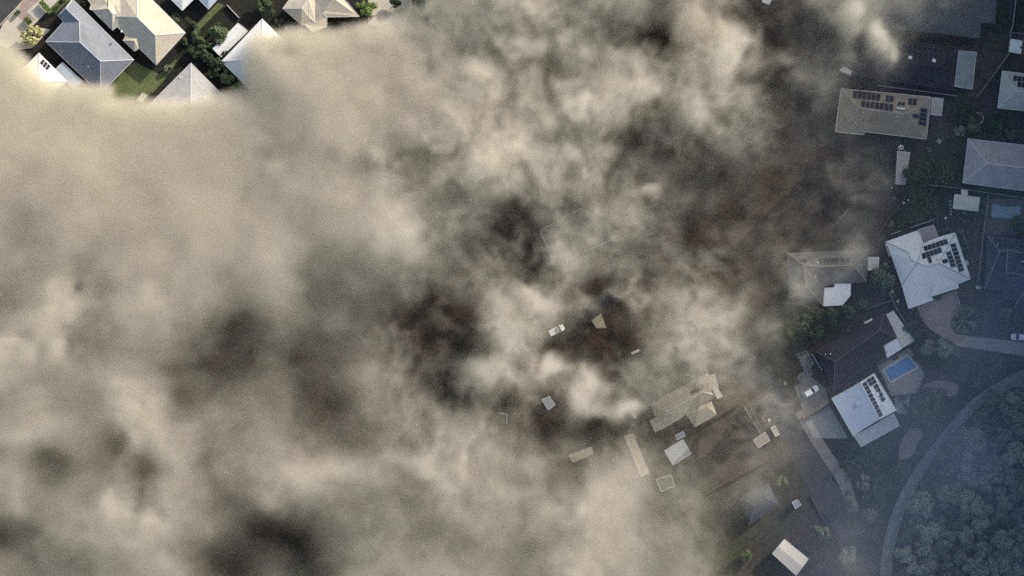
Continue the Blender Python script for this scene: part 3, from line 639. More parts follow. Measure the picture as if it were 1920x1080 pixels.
def bench(label, x0, y0, x1, y1, wd, m):
    a, b = P(x0, y0, .45), P(x1, y1, .45); rt = root('bench', Vector(((a.x+b.x)/2, (a.y+b.y)/2, 0)), label, 'bench')
    obj('seat', *beam(a, b, wd, .08), m, rt)
    for t in (.12, .88):
        q = a+(b-a)*t; obj('leg', *box((q.x-.08, q.y-wd*.4, 0), (q.x+.08, q.y+wd*.4, .37)), m, rt)
bench('pale bench or table in a smoke gap right of the folded triangular roof', 1184, 663, 1199, 656, .7, 'cream_sheet')
bench('short pale bench in a dark smoke gap left of the veiled beige house', 1183, 772, 1192, 784, .7, 'cream_sheet')
bench('pale log bench lying among the forest trees', 1816, 928, 1832, 933, .5, 'pale_bark')
slab('tarpaulin', 'pale board lying on the grass right of the beige solar house', 'board', [(1760, 259), (1768, 264), (1763, 271), (1755, 266)], .12, 'fence_grey')
slab('pool_mat', 'dark mat on the deck north of the rectangular pool', 'mat', [(1672, 673), (1683, 668), (1685, 671), (1674, 676.5)], .06, 'black_plastic', .02)
slab('planter_box', 'brown planter box between the charcoal roof and the modern white house', 'planter', [(1582, 720), (1597, 713), (1599, 718), (1585, 726)], .6, 'timber')
slab('air_conditioner', 'dark box unit on the small patio below the black pool fence', 'air conditioner', [(1688, 746), (1697, 744), (1698, 749), (1689, 751)], .8, 'black_plastic')
for i, y in enumerate([377, 384, 390.5, 396.5, 402]):
    slab('stepping_stone', 'square stepping stone, number %d of five counted from the top, left of the cream pergola' % (i+1) if 0 else ['topmost stepping stone of the row left of the cream pergola', 'second stepping stone from the top left of the cream pergola', 'middle stepping stone of the row left of the cream pergola', 'second stepping stone from the bottom left of the cream pergola', 'lowest stepping stone of the row left of the cream pergola'][i],
         'stepping stone', [(1780.5, y-2), (1785, y-2), (1784.5, y+2), (1780, y+2)], .06, 'concrete', 0, 'stepping stones on the lawn')
for x, y, r, lab in [(1772.5, 409, .28, 'white ball shaped pot by the fence corner above the big off white house'), (1694, 380.5, .32, 'pale round pot at the upper end of the weathered diagonal fence'), (1702.5, 375, .22, 'small grey pot on the lawn beside the pale round pot'), (1671.5, 352, .2, 'small white pot left of the ribbed garden shed foot')]:
    p = P(x, y); o = obj('plant_pot', *merge([tube(p, p+Vector((0, 0, .45)), r*.7, r, 14), tube(p+Vector((0, 0, .45)), p+Vector((0, 0, .5)), r*1.05, r*1.05, 14)]), 'white_sheet', loc=p); tag(o, lab, 'pot')
def ring(name, label, cat, x, y, r0, r1, a0, a1, h, m):
    p = P(x, y); n = 20; V = []; F = []
    for i in range(n+1):
        a = R(a0+(a1-a0)*i/n)
        for r in (r0, r1):
            for z in (0, h): V.append((p.x+r*math.cos(a), p.y+r*math.sin(a), z))
    for i in range(n):
        o = 4*i; F += [(o+1, o+3, o+7, o+5), (o, o+1, o+5, o+4), (o+2, o+6, o+7, o+3)]
    return tag(obj(name, V, F, m, loc=p), label, cat)
ring('garden_edging', 'pinkish curved garden edging arc beside the tree cluster', 'edging', 1833, 222, 1.35, 1.75, -75, 100, .3, 'gravel')
ring('old_tyre', 'pale ring shaped tyre lying on the ground below the ribbed garden shed', 'tyre', 1676, 371.5, .22, .42, 0, 360, .25, 'fence_grey')
p = P(945, 775); cl = root('clothes_line', p, 'thin white T shaped clothes line frame in the smoke near a small grey shed', 'clothes line')
obj('pole', *tube(p, p+Vector((0, 0, 1.9)), .05, .05, 8), 'alu', cl)
obj('arm', *beam(P(934, 774, 1.9), P(951, 777, 1.9), .12, .06), 'gutter_white', cl); obj('arm', *beam(P(951, 777, 1.9), P(950, 795, 1.9), .1, .06), 'gutter_white', cl)

# ---------------------------------------------------------------- vehicles
def car(label, x, y, ang, L_=4.7, W_=1.9, kind='suv', cat='car'):
    p = P(x, y, .8); rt = root('parked_car' if kind != 'ute' else 'pickup_truck', (p.x, p.y, 0), label, cat)
    a = R(ang); ca, sa = math.cos(a), math.sin(a)
    T = lambda v: (p.x+v[0]*ca-v[1]*sa, p.y+v[0]*sa+v[1]*ca, v[2])
    def loft(secs):
        V = []; F = []; n = len(secs[0])
        for s in secs: V += [T(v) for v in s]
        for i in range(len(secs)-1):
            for j in range(n): F.append((i*n+j, i*n+(j+1) % n, (i+1)*n+(j+1) % n, (i+1)*n+j))
        F += [tuple(range(n-1, -1, -1)), tuple(range((len(secs)-1)*n, len(secs)*n))]
        return V, F
    def sec(xx, w_, z0, z1): return [(xx, -w_*.94, z0), (xx, -w_, (z0+z1)*.5), (xx, -w_*.95, z1-.06), (xx, -w_*.85, z1), (xx, w_*.85, z1), (xx, w_*.95, z1-.06), (xx, w_, (z0+z1)*.5), (xx, w_*.94, z0)]
    h = W_/2; l = L_/2
    obj('body', *loft([sec(-l, h*.82, .4, .85), sec(-l+.15, h*.95, .32, .98), sec(-l*.5, h, .28, 1.02), sec(.2, h, .28, 1.02), sec(l*.45, h, .28, 1.0), sec(l-.45, h*.94, .3, .9), sec(l-.12, h*.8, .35, .8), sec(l, h*.6, .4, .68)]), 'car_white', rt, smooth=False)
    c0, c1 = (-l+.2, l*.42) if kind == 'suv' else (-l*.05, l*.5)
    r0, r1 = (c0+.3, c1-.85)
    def csec(xx, w_, z): return [(xx, -w_, z), (xx, w_, z)]
    V = [T(v) for v in [(c0, -h*.86, 1.0), (c1, -h*.84, .98), (c1, h*.84, .98), (c0, h*.86, 1.0), (r0, -h*.7, 1.55), (r1, -h*.7, 1.55), (r1, h*.7, 1.55), (r0, h*.7, 1.55)]]
    obj('windows', V, [(0, 1, 5, 4), (1, 2, 6, 5), (2, 3, 7, 6), (3, 0, 4, 7), (4, 5, 6, 7)], 'glass_dark', rt)
    V = [T(v) for v in [(r0-.02, -h*.74, 1.54), (r1+.03, -h*.74, 1.54), (r1+.03, h*.74, 1.54), (r0-.02, h*.74, 1.54), (r0+.05, -h*.66, 1.62), (r1-.08, -h*.66, 1.62), (r1-.08, h*.66, 1.62), (r0+.05, h*.66, 1.62)]]
    obj('roof', V, box((0, 0, 0), (1, 1, 1))[1], 'car_white', rt)
    if kind == 'ute':
        V, F = box((-l+.1, -h*.9, 1.0), (c0-.1, h*.9, 1.12)); obj('tray_cover', [T(v) for v in V], F, 'car_white', rt)
    for sx in (-1, 1):
        for sy in (-1, 1):
            cx = sx*l*.62; cy = sy*h
            t_ = obj('wheel', *tube(T((cx, cy*.82, .34)), T((cx, cy*1.0, .34)), .34, .34, 16), 'rubber', rt)
            obj('rim', *tube(T((cx, cy*1.0, .34)), T((cx, cy*1.01, .34)), .2, .2, 12), 'alu', t_)
        V, F = box((l-.4, sx*h*.55-.18, .66), (l-.1, sx*h*.55+.18, .80)); obj('headlight', [T(v) for v in V], F, 'lens_glass', rt)
        V, F = box((-.02+l*.3, sx*(h+.05)-.1, .95), (.15+l*.3, sx*(h+.05)+.1, 1.1)); obj('wing_mirror', [T(v) for v in V], F, 'black_plastic', rt)
    return rt
car('white four wheel drive parked below the L shaped garden bed', 1520.5, 734, 31)
car('white pickup truck seen through a gap in the smoke', 1044, 619, 25, 4.6, 1.9, 'ute', 'pickup truck')
car('white car at the right edge beside the concrete driveway', 1911, 632, 178, 4.6)

# ---------------------------------------------------------------- trees
def crown_mesh(name, r, h, leaf, nl, mt, lobes=9, fill=.55, flat_=.75):
    """leaf quads scattered in a cluster of lobes; unit base at z=0, crown top at h"""
    cs = []
    for i in range(lobes):
        a = random.uniform(0, 6.28); d = r*math.sqrt(random.random())*.68; rr = r*random.uniform(.26, .5)
        cs.append((d*math.cos(a), d*math.sin(a), h-rr*flat_-random.uniform(0, .22)*h-.14*h*(d/r)**2*2, rr))
    V = np.zeros((nl*4, 3)); wts = np.array([c_[3]**2 for c_ in cs]); wts /= wts.sum()
    pick = rng.choice(len(cs), nl, p=wts)
    d = rng.normal(size=(nl, 3)); d /= np.linalg.norm(d, axis=1)[:, None]; rad = rng.random(nl)**.28
    C_ = np.array(cs)[pick]; clump = .75+.35*np.sin(d[:, 0]*7+C_[:, 0]*3)*np.sin(d[:, 1]*6+C_[:, 1]*2)
    p = C_[:, :3]+d*(rad*clump)[:, None]*C_[:, 3:4]*np.array([1, 1, flat_])
    u = rng.normal(size=(nl, 3)); u /= np.linalg.norm(u, axis=1)[:, None]
    nrm = d+rng.normal(size=(nl, 3))*.6; nrm[:, 2] += .5
    u = np.cross(nrm, u); u /= np.linalg.norm(u, axis=1)[:, None]; v = np.cross(nrm, u); v /= np.linalg.norm(v, axis=1)[:, None]
    s = leaf*(.6+.8*rng.random(nl))[:, None]
    V[0::4] = p-u*s-v*s*.6; V[1::4] = p+u*s-v*s*.6; V[2::4] = p+u*s+v*s*.6; V[3::4] = p-u*s+v*s*.6
    me = bpy.data.meshes.new(name); me.vertices.add(nl*4); me.vertices.foreach_set('co', V.ravel())
    me.loops.add(nl*4); me.loops.foreach_set('vertex_index', np.arange(nl*4, dtype=np.int32))
    me.polygons.add(nl); me.polygons.foreach_set('loop_start', np.arange(0, nl*4, 4, dtype=np.int32)); me.polygons.foreach_set('loop_total', np.full(nl, 4, np.int32))
    me.update(calc_edges=True); me.materials.append(M[mt]); return me, cs
def trunk_mesh(name, r, h, cs, mt, thick=.3):
    parts = [tube((0, 0, -.1), (0, 0, h*.45), thick, thick*.65, 8)]
    for c_ in cs:
        k = (c_[0]*.35, c_[1]*.35, h*.55)
        parts += [tube((0, 0, h*.42), k, thick*.5, thick*.35, 6), tube(k, (c_[0], c_[1], c_[2]), thick*.35, thick*.1, 6)]
    V, F = merge(parts); me = bpy.data.meshes.new(name); me.from_pydata([tuple(v) for v in V], [], F); me.materials.append(M[mt]); me.update(); return me
PROTO = {}
def protos(kind, mt, n, r, h, leaf, nl, bark='bark', lobes=9, flat_=.75):
    PROTO[kind] = []
    for i in range(n):
        cm, cs = crown_mesh('crown', r, h, leaf, nl, mt, lobes, flat_=flat_)
        PROTO[kind].append((cm, trunk_mesh('trunk', r, h, cs, bark), r))
protos('dark', 'leaf_dark', 3, 4, 7, .20, 4200, lobes=12)
protos('mid', 'leaf_mid', 3, 4, 6, .20, 4200, lobes=12)
protos('gum', 'leaf_gum', 5, 4, 9, .19, 3600, 'pale_bark', lobes=16)
protos('bright', 'leaf_bright', 2, 3, 3.6, .17, 3000, lobes=9)
protos('pale', 'leaf_pale', 1, 3, 4, .26, 2200, lobes=12)
protos('shrub', 'leaf_mid', 3, 1.2, 1.4, .12, 700, lobes=6)
protos('greyshrub', 'leaf_gum', 2, 1.2, 1.4, .12, 700, lobes=6)
NT = {}
def tree(x, y, rpx, kind, label, group=None, name='tree', cat='tree'):
    i = NT.get(kind, 0); NT[kind] = i+1
    cm, tm, r = PROTO[kind][i % len(PROTO[kind])]
    s = rpx*K/r; p = P(x, y, min(5, 4*s)); rt = root(name, (p.x, p.y, 0), label, cat, group)
    rt.rotation_euler = (0, 0, random.uniform(0, 6.28)); sz = s if s > .8 else s
    rt.scale = (s*random.uniform(.93, 1.07), s*random.uniform(.93, 1.07), max(.35, min(1.2, sz)))
    for nm, m_ in (('crown', cm), ('trunk', tm)):
        o = bpy.data.objects.new(nm if name != 'shrub' else ('foliage' if nm == 'crown' else 'stem'), m_); COL.objects.link(o); o.parent = rt
    return rt
# top left
tree(58, 66, 22, 'pale', 'yellow green pompom tree with starry pale leaves beside the left driveway')
TL = [(362, 48, 9, 'shrub', 'small shrub left of the narrow sunlit lawn strip'), (375, 80, 13, 'mid', 'green tree just below the bend of the narrow sunlit lawn'),
 (386, 103, 14, 'dark', 'dark tree in the middle of the tree line right of the cream house'), (409, 68, 17, 'mid', 'rounded green tree touching the left end of the long white shed'),
 (404, 122, 14, 'dark', 'dark tree below the long white shed'), (424, 143, 13, 'mid', 'green tree at the lower end of the tree line near the fog'), (441, 160, 8, 'bright', 'small bright tree at the very edge of the fog'),
 (311, 128, 9, 'greyshrub', 'wispy grey shrub in shade below the cream house corner'), (493, 11, 16, 'mid', 'rounded dark green tree at the top edge left of the crossing gables'),
 (519, 38, 9, 'greyshrub', 'sparse shrub right of the fogged white roof corner'), (541, 50, 10, 'shrub', 'shrub fading into fog below the crossing gables'),
 (692, 18, 15, 'bright', 'sunlit light green tree at the right end of the clear area'), (676, 8, 9, 'bright', 'small light green tree touching the cream crossing gable roof'), (330, 32, 9, 'mid', 'small green tree at the east corner of the cream house'),
 (368, 64, 9, 'mid', 'small round tree beside the bend of the narrow sunlit lawn'), (158, 4, 7, 'dark', 'small dark tree squeezed between the blue grey and cream houses'), (118, 2, 8, 'dark', 'dark tree behind the sunny hedge at the top left'),
 (740, 6, 10, 'dark', 'dark shrub on the pale patio near the fog edge'), (395, 88, 10, 'mid', 'green tree between the lawn bend tree and the long white shed'), (428, 126, 12, 'mid', 'rounded tree between the long white shed and the fog'), (372, 100, 10, 'mid', 'lighter green tree left of the middle of the tree line'), (345, 76, 8, 'shrub', 'low shrub near the bottom corner of the cream house'),
 (399, 140, 11, 'mid', 'green tree shading the dull grey roof corner'), (418, 98, 9, 'dark', 'dark shrub tree between the round green tree and the fogged white roof'), (508, 24, 9, 'dark', 'dark tree right of the rounded tree at the top edge'), (560, 58, 8, 'greyshrub', 'grey shrub below the crossing gables at the fog edge'),
 (360, 92, 9, 'dark', 'small dark tree west of the tree line right of the cream house')]
for x, y, r, k, l in TL: tree(x, y, r*1.2, k, l, 'trees in the sunlit yards')
def hedge(label, px, wd, h, m):
    pts = [P(x, y, h) for x, y in px]; L_ = sum((b-a).length for a, b in zip(pts, pts[1:])); nl = int(L_*wd*160); V = []; F = []
    for i in range(nl):
        t = random.random()*(len(pts)-1); k = int(t); q = pts[k].lerp(pts[k+1], t-k); d = (pts[k+1]-pts[k]).normalized(); s = Vector((-d.y, d.x, 0))
        q = q+s*random.uniform(-.5, .5)*wd; q = Vector((q.x, q.y, h*random.uniform(.25, 1)**.5))
        u = Vector([random.gauss(0, 1) for _ in range(3)]).normalized()*.13; v = u.cross(Vector((random.gauss(0, .5), random.gauss(0, .5), 1))).normalized()*.1
        n = len(V); V += [q-u-v, q+u-v, q+u+v, q-u+v]; F.append((n, n+1, n+2, n+3))
    c_ = pts[0]; return tag(obj('hedge', V, F, m, loc=(c_.x, c_.y, 0), uv=False), label, 'hedge')
hedge('clipped sunlit hedge strip pointing down at the top left', [(76, 2), (95, 24)], 1.3, 1.3, 'leaf_bright')
hedge('short clipped hedge block above the yellow green pompom tree', [(47, 33), (57, 44)], 1.4, 1.2, 'leaf_bright')
hedge('small hedge strip by the left roadside', [(28, 28), (36, 20)], 1.1, 1.0, 'leaf_mid')
hedge('hedge along the right side of the narrow sunlit lawn', [(380, 70), (412, 42)], 1.2, 1.2, 'leaf_dark')
# right side
RT = [(1714, 334, 27, 'dark', 'large dark tree leaning over the foot of the ribbed garden shed'), (1812, 203, 17, 'dark', 'upper tree of the cluster left of the pink garden edging'),
 (1823, 232, 18, 'mid', 'widest tree of the cluster left of the pink garden edging'), (1799, 246, 13, 'gum', 'grey green lower tree of the cluster left of the pink garden edging'), (1805, 225, 15, 'dark', 'dark tree in the heart of the cluster left of the pink garden edging'),
 (1893, 250, 13, 'mid', 'green tree above the lilac roof corner near the right edge'), (1912, 253, 11, 'mid', 'green tree at the right edge above the lilac roof'), (1908, 421, 17, 'mid', 'green tree hanging over the lagoon pool edge'),
 (1918, 436, 12, 'dark', 'dark tree at the right edge below the lagoon pool'), (1655, 514, 27, 'mid', 'round green tree over the small cream square shed'), (1643, 537, 18, 'dark', 'dark tree below the round green tree by the square shed'),
 (1503, 602, 26, 'dark', 'dark tree at the left of the grove below the white patio roof'), (1532, 588, 20, 'dark', 'dark tree of the grove near the veiled house corner'), (1560, 592, 20, 'dark', 'dark tree in the middle of the grove below the white patio roof'),
 (1590, 585, 17, 'dark', 'dark tree of the grove touching the right of the white patio roof'), (1480, 625, 20, 'dark', 'shaded tree at the far left of the grove in brown haze'), (1616, 572, 15, 'dark', 'small dark tree at the right end of the grove'),
 (1530, 622, 18, 'dark', 'lower tree of the grove above the charcoal roof'), (1706, 612, 15, 'dark', 'dark tree between the brick driveway and the pale verandah'), (1721, 600, 11, 'dark', 'small dark tree at the left edge of the brick driveway'),
 (1728, 632, 18, 'dark', 'dark tree where the brick driveway narrows'), (1742, 655, 20, 'gum', 'grey green tree below the brick driveway'), (1768, 652, 20, 'gum', 'grey green tree on the inside bend of the brick driveway'),
 (1724, 665, 16, 'dark', 'dark tree at the north east corner of the stone pool deck'), (1752, 682, 16, 'dark', 'dark tree on the lawn east of the stone pool deck'), (1790, 660, 12, 'gum', 'small grey tree beside the start of the concrete path'),
 (1884, 588, 14, 'gum', 'silvery tree in the front yard of the navy tiled house'), (1905, 598, 11, 'mid', 'low tree beside the silvery tree near the white car'), (1745, 768, 32, 'dark', 'large dark tree between the two pink gravel patches'),
 (1764, 742, 18, 'mid', 'green tree under the curved gravel patch'), (1722, 783, 18, 'dark', 'dark tree just above the oval gravel patch'), (1618, 905, 16, 'gum', 'hazy grey tree left of the lower lawn fence'),
 (1592, 940, 14, 'gum', 'hazy grey tree beside the veiled street'), (1640, 925, 13, 'mid', 'hazy green tree near the lower lawn fence end'), (1580, 870, 11, 'dark', 'dark tree beside the concrete footpath below the modern white house'),
 (1465, 905, 14, 'mid', 'veiled green tree west of the street'), (1440, 890, 12, 'dark', 'veiled dark tree above the dim navy roof'), (1380, 800, 9, 'dark', 'veiled dark shrub tree near the dark fence'),
 (1540, 1000, 18, 'gum', 'hazy tree right of the large plain off white shed'), (1590, 1040, 20, 'gum', 'hazy tree near the bottom edge left of the curved path'), (1400, 1045, 14, 'mid', 'veiled tree left of the large plain off white shed'),
 (1465, 790, 10, 'dark', 'veiled dark tree on the verge by the street'), (1425, 770, 12, 'dark', 'veiled dark tree right of the pale straight fence'), (1757, 312, 7, 'mid', 'small tree at the edge of the shaded lawn'),
 (1630, 965, 16, 'gum', 'hazy tree between the street and the curved path'), (1865, 20, 8, 'dark', 'small dark tree in the narrow yard at the top right')]
for x, y, r, k, l in RT: tree(x, y, r, k, l, 'garden trees in the shade')
SR = [(1812, 415, 6, 'greyshrub', 'pale grey shrub nearest the cream pergola in the east bed'), (1806, 432, 8, 'greyshrub', 'pale round shrub second in the east bed'), (1813, 450, 7, 'greyshrub', 'grey shrub midway down the east bed'),
 (1820, 467, 7, 'greyshrub', 'grey shrub at the lower end of the east bed'), (1800, 397, 6, 'shrub', 'shrub under the left front of the cream pergola'), (1812, 399, 5, 'greyshrub', 'pinkish shrub under the right front of the cream pergola'),
 (1803, 531, 8, 'shrub', 'shrub at the south east corner of the big off white house'), (1767, 556, 10, 'shrub', 'round potted palm on the brick driveway by the porch'), (1655, 445, 7, 'shrub', 'shrub at the foot of the weathered diagonal fence'),
 (1672, 418, 8, 'greyshrub', 'grey shrub in the bed by the weathered diagonal fence'), (1690, 420, 7, 'shrub', 'shrub in the bed above the white fence segments'), (1712, 417, 6, 'shrub', 'shrub at the left end of the white garden fence'),
 (1745, 402, 7, 'shrub', 'shrub at the right end of the white garden fence'), (1758, 400, 7, 'shrub', 'shrub beside the white ball shaped pot'), (1745, 280, 6, 'greyshrub', 'grey shrub on the shaded lawn edge'), (1880, 238, 6, 'shrub', 'shrub left of the lilac roof trees'),
 (1701, 763, 6, 'shrub', 'shrub by the small patio below the pool deck'), (1650, 868, 7, 'shrub', 'shrub on the lower lawn fence'), (1741, 820, 5, 'shrub', 'dark shrub beside the oval gravel patch'), (1845, 745, 5, 'greyshrub', 'shrub overhanging the curved path upper end'),
 (1862, 733, 6, 'greyshrub', 'shrub crossing the curved path near its bend'), (1785, 800, 6, 'greyshrub', 'grey shrub on the curved path middle')]
for x, y, r, k, l in SR: tree(x, y, r, k, l, 'shrubs in the beds', 'shrub', 'shrub')
beds = [(1495, 667), (1503, 664), (1511, 662), (1499, 674), (1516, 669), (1503, 681), (1520, 677), (1506, 688), (1514, 688), (1518, 697), (1510, 702), (1503, 706), (1497, 711)]
for x, y in beds: tree(x, y, 1.9, 'shrub', 'tiny dark round plant in the paved L shaped bed', 'tiny plants in the L shaped bed', 'shrub', 'shrub')
# bare branching tree
def bare(label, x, y, rpx, h=6.5, n=9):
    p = P(x, y, 5); rt = root('tree', (p.x, p.y, 0), label, 'tree'); r = rpx*K; parts = [tube((p.x, p.y, -.1), (p.x, p.y, 2.2), .22, .17, 8)]; tips = []
    for i in range(n):
        a = 6.28*i/n+random.uniform(-.3, .3); q0 = Vector((p.x, p.y, 2.1)); q1 = q0+Vector((math.cos(a)*r*.4, math.sin(a)*r*.4, random.uniform(1.2, 2.2)))
        parts.append(tube(q0, q1, .13, .08, 6))
        for j in range(4):
            b = a+random.uniform(-.7, .7); q2 = q1+Vector((math.cos(b)*r*.33, math.sin(b)*r*.33, random.uniform(.5, 1.5))); parts.append(tube(q1, q2, .07, .04, 5))
            for k in range(4):
                b2 = b+random.uniform(-.9, .9); q3 = q2+Vector((math.cos(b2)*r*.26, math.sin(b2)*r*.26, random.uniform(.1, .8))); parts.append(tube(q2, q3, .04, .015, 4)); tips.append(q3)
    V, F = merge(parts); obj('trunk', V, F, 'pale_bark', rt, uv=False)
    V = []; F = []
    for t_ in tips:
        for _ in range(7):
            q = t_+Vector([random.gauss(0, .3) for _ in range(3)]); u = Vector([random.gauss(0, 1) for _ in range(3)]).normalized()*.1; v = u.orthogonal().normalized()*.07
            m_ = len(V); V += [q-u-v, q+u-v, q+u+v, q-u+v]; F.append((m_, m_+1, m_+2, m_+3))
    obj('crown', V, F, 'leaf_gum', rt, uv=False)
bare('nearly bare grey branching tree in the garden circle of the brick driveway', 1808, 600, 26)
sheet('garden_bed', [(1786, 600), (1800, 584), (1815, 590), (1822, 610), (1822, 630), (1795, 625)], 'dark_grass', 4, 2)
# forest beyond the curved path
FP = [(1870, 745), (1925, 715), (2010, 700), (2010, 1130), (1690, 1130), (1690, 1010), (1720, 930), (1765, 862), (1810, 800)]
pts = []
fr = random.Random(5)
for _ in range(6000):
    x = fr.uniform(1690, 2010); y = fr.uniform(700, 1130)
    if not inpoly([(a, b) for a, b in FP], x, y): continue
    r = fr.choice([13, 16, 19, 22, 26, 30])
    if all((x-a)**2+(y-b)**2 > (.58*(r+c_))**2 for a, b, c_ in pts): pts.append((x, y, r))
for x, y, r in pts:
    k = fr.choice(['gum', 'gum', 'gum', 'mid'])
    if abs(x-1868) < 22 and abs(y-872) < 22: k = 'gum'
    wx_ = 'huge' if r >= 30 else 'large' if r >= 26 else 'broad' if r >= 22 else 'medium' if r >= 19 else 'small' if r >= 16 else 'tiny'
    off = x > 1918+r or y > 1078+r
    wy_ = 'just outside the frame of the wood' if off else 'at the right edge of the wood' if x > 1880 and y < 1000 else 'in the bottom right corner of the wood' if x > 1850 and y >= 1000 else 'at the bottom edge of the wood' if y > 1010 else \
        'at the upper end of the curved path' if y < 800 else 'in the middle of the wood' if x > 1790 else 'beside the lower curved path' if y > 900 else 'beside the middle of the curved path'
    if off and (x > 1975 or y > 1120): continue
    tree(x, y, r*1.12, k, wx_+(' grey' if k == 'gum' else ' deep')+' green crown '+wy_, 'bushland trees beyond the curved path')
tree(1868, 870, 25, 'pale', 'paler knobbly crown standing out in the wood right of the curved path')

for q, lab in [([(1388, 768), (1396, 764), (1414, 796), (1406, 800)], 'longer brown raised garden bed in the veiled yard west of the street'), ([(1398, 796), (1406, 792), (1414, 806), (1406, 810)], 'short brown raised garden bed just above the rusty pink pergola'), ([(1421, 772), (1429, 768), (1440, 790), (1432, 794)], 'brown raised garden bed nearest the veiled street')]:
    slab('raised_bed', lab, 'garden bed', q, .4, 'timber')
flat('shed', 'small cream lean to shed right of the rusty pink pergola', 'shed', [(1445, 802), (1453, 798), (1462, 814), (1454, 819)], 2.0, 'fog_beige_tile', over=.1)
flat('shed', 'small greenish shed at the south corner of the veiled cream roofed house', 'shed', [(1266, 816), (1281, 809), (1285, 817), (1270, 825)], 2.0, 'zinc', over=.1)
fence('faint pale fence running past the dim grey square shed', [(1322, 925), (1380, 893), (1440, 862)], 1.6, 'timber', cap=.1)
fence('dark fence below the long narrow beige shed', [(1262, 928), (1300, 985), (1320, 1030)], 1.6, 'timber', cap=.15)
fence('thin pale kerb rail along the veiled street right of the tiny pale green shed', [(1520, 930), (1545, 975), (1560, 1010)], .6, cap=.1)
# low plants, leaf litter and rough grass in the shaded yards, too many to count
def ground_cover():
    no = [[(1848, 372), (1990, 372), (1990, 440), (1846, 440)], [(1642, 684), (1648, 676), (1706, 652), (1734, 702), (1720, 737), (1670, 743)], [(1718, 575), (1801, 540), (1830, 630), (1820, 655), (1745, 622)],
          [(1820, 630), (1990, 648), (1990, 680), (1820, 655)], [(1848, 545), (1880, 550), (1874, 636), (1838, 630)], [(1490, 725), (1548, 700), (1560, 760), (1592, 822), (1520, 822)], [(1491, 660), (1527, 655), (1527, 700), (1493, 717)],
          [(1728, 712), (1800, 712), (1800, 750), (1728, 735)], [(1678, 800), (1735, 800), (1720, 866), (1678, 866)], [(1865, -30), (1990, -30), (1990, 105), (1890, 100)]]
    rr = np.random.default_rng(77); n = 60000; X = rr.uniform(1585, 1930, n); Y = rr.uniform(-5, 1080, n)
    wx_, wy_ = (X-960)*K, (540-Y)*K
    f = fbm2(wx_, wy_, 9, 4, 201)+.35*fbm2(wx_, wy_, 2.2, 2, 211); keep = (f > .13+.1*(X < 1560)); ok = []
    cur = [(1920, 705), (1830, 755), (1745, 855), (1680, 970), (1660, 1110)]
    for i in np.nonzero(keep)[0]:
        x, y = X[i], Y[i]
        if any(inpoly(p_, x, y) for p_ in no): continue
        bad = False
        for (a, b), (c_, d) in zip(cur, cur[1:]):
            t = max(0, min(1, ((x-a)*(c_-a)+(y-b)*(d-b))/((c_-a)**2+(d-b)**2)))
            if math.hypot(x-a-t*(c_-a), y-b-t*(d-b)) < 19: bad = True
        if not bad: ok.append((x, y, f[i]))
    V = []; F = []
    for x, y, q in ok:
        h = min(.9, .1+2.2*(q-.13))*random.random(); p_ = P(x, y, h)
        u = Vector((random.gauss(0, 1), random.gauss(0, 1), random.gauss(0, .6))).normalized()*random.uniform(.12, .26); v = u.cross(Vector((random.gauss(0, .4), random.gauss(0, .4), 1))).normalized()*random.uniform(.08, .18)
        k_ = len(V); V += [p_-u-v, p_+u-v, p_+u+v, p_-u+v]; F.append((k_, k_+1, k_+2, k_+3))
    o = obj('ground_cover', V, F, 'leaf_mid', uv=False); o['kind'] = 'stuff'; o['label'] = 'low plants and rough growth in the shaded yards'
#SMOKE
# ---------------------------------------------------------------- smoke
def vnoise2(X, Y, lam, seed):
    r = np.random.default_rng(seed); G = r.random((256, 256)).astype(np.float32)
    u = X/lam+100; v = Y/lam+100; i = np.floor(u).astype(int); j = np.floor(v).astype(int); fu = u-i; fv = v-j
    fu = fu*fu*(3-2*fu); fv = fv*fv*(3-2*fv); g = lambda a, b: G[a % 256, b % 256]
    return (g(i, j)*(1-fu)+g(i+1, j)*fu)*(1-fv)+(g(i, j+1)*(1-fu)+g(i+1, j+1)*fu)*fv-.5
def fbm2(X, Y, lam, n, seed, gain=.55):
    o = 0; a = 1; s = 0
    for k in range(n): o = o+a*vnoise2(X+k*17.3, Y-k*9.1, lam/2**k, seed+k); s += a; a *= gain
    return o/s*2
def vnoise3(xs, ys, zs, lam, seed):
    """separable smooth interpolation of a random lattice on a regular grid"""
    r = np.random.default_rng(seed)
    def wt(a):
        u = a/lam; i = np.floor(u).astype(int); f = u-i; f = f*f*(3-2*f); return i-i.min(), f.astype(np.float32)
    ix, fx = wt(xs); iy, fy = wt(ys); iz, fz = wt(zs)
    G = (r.random((ix.max()+2, iy.max()+2, iz.max()+2))-.5).astype(np.float32)
    G = G[ix]*(1-fx)[:, None, None]+G[ix+1]*fx[:, None, None]
    G = G[:, iy]*(1-fy)[None, :, None]+G[:, iy+1]*fy[None, :, None]
    return G[:, :, iz]*(1-fz)[None, None]+G[:, :, iz+1]*fz[None, None]
LG = """66666666666666777776576234544320
66666666766666667765258434450000
66666666776666667787657434220000
66666666776666668887567533110000
88877667877666677875445433210000
88876666777766777766654433320000
88777776767788644566654333320000
77667777777786543665544443320000
66567666676664564654643331100000
68767765655552377634666531000000
77766653544521277343676630000000
77776544545542575546756300000000
66567455544655434358553344100000
88657765654466653434332331000000
75654757777667777456533331110000
77776765776666665666443211210000
56777764346655666676543101221000
66666743536666666676553112331000"""
rows = [[int(ch) for ch in r_[:32]] for r_ in LG.split("\n")]
LGA = np.array(rows, np.float32)
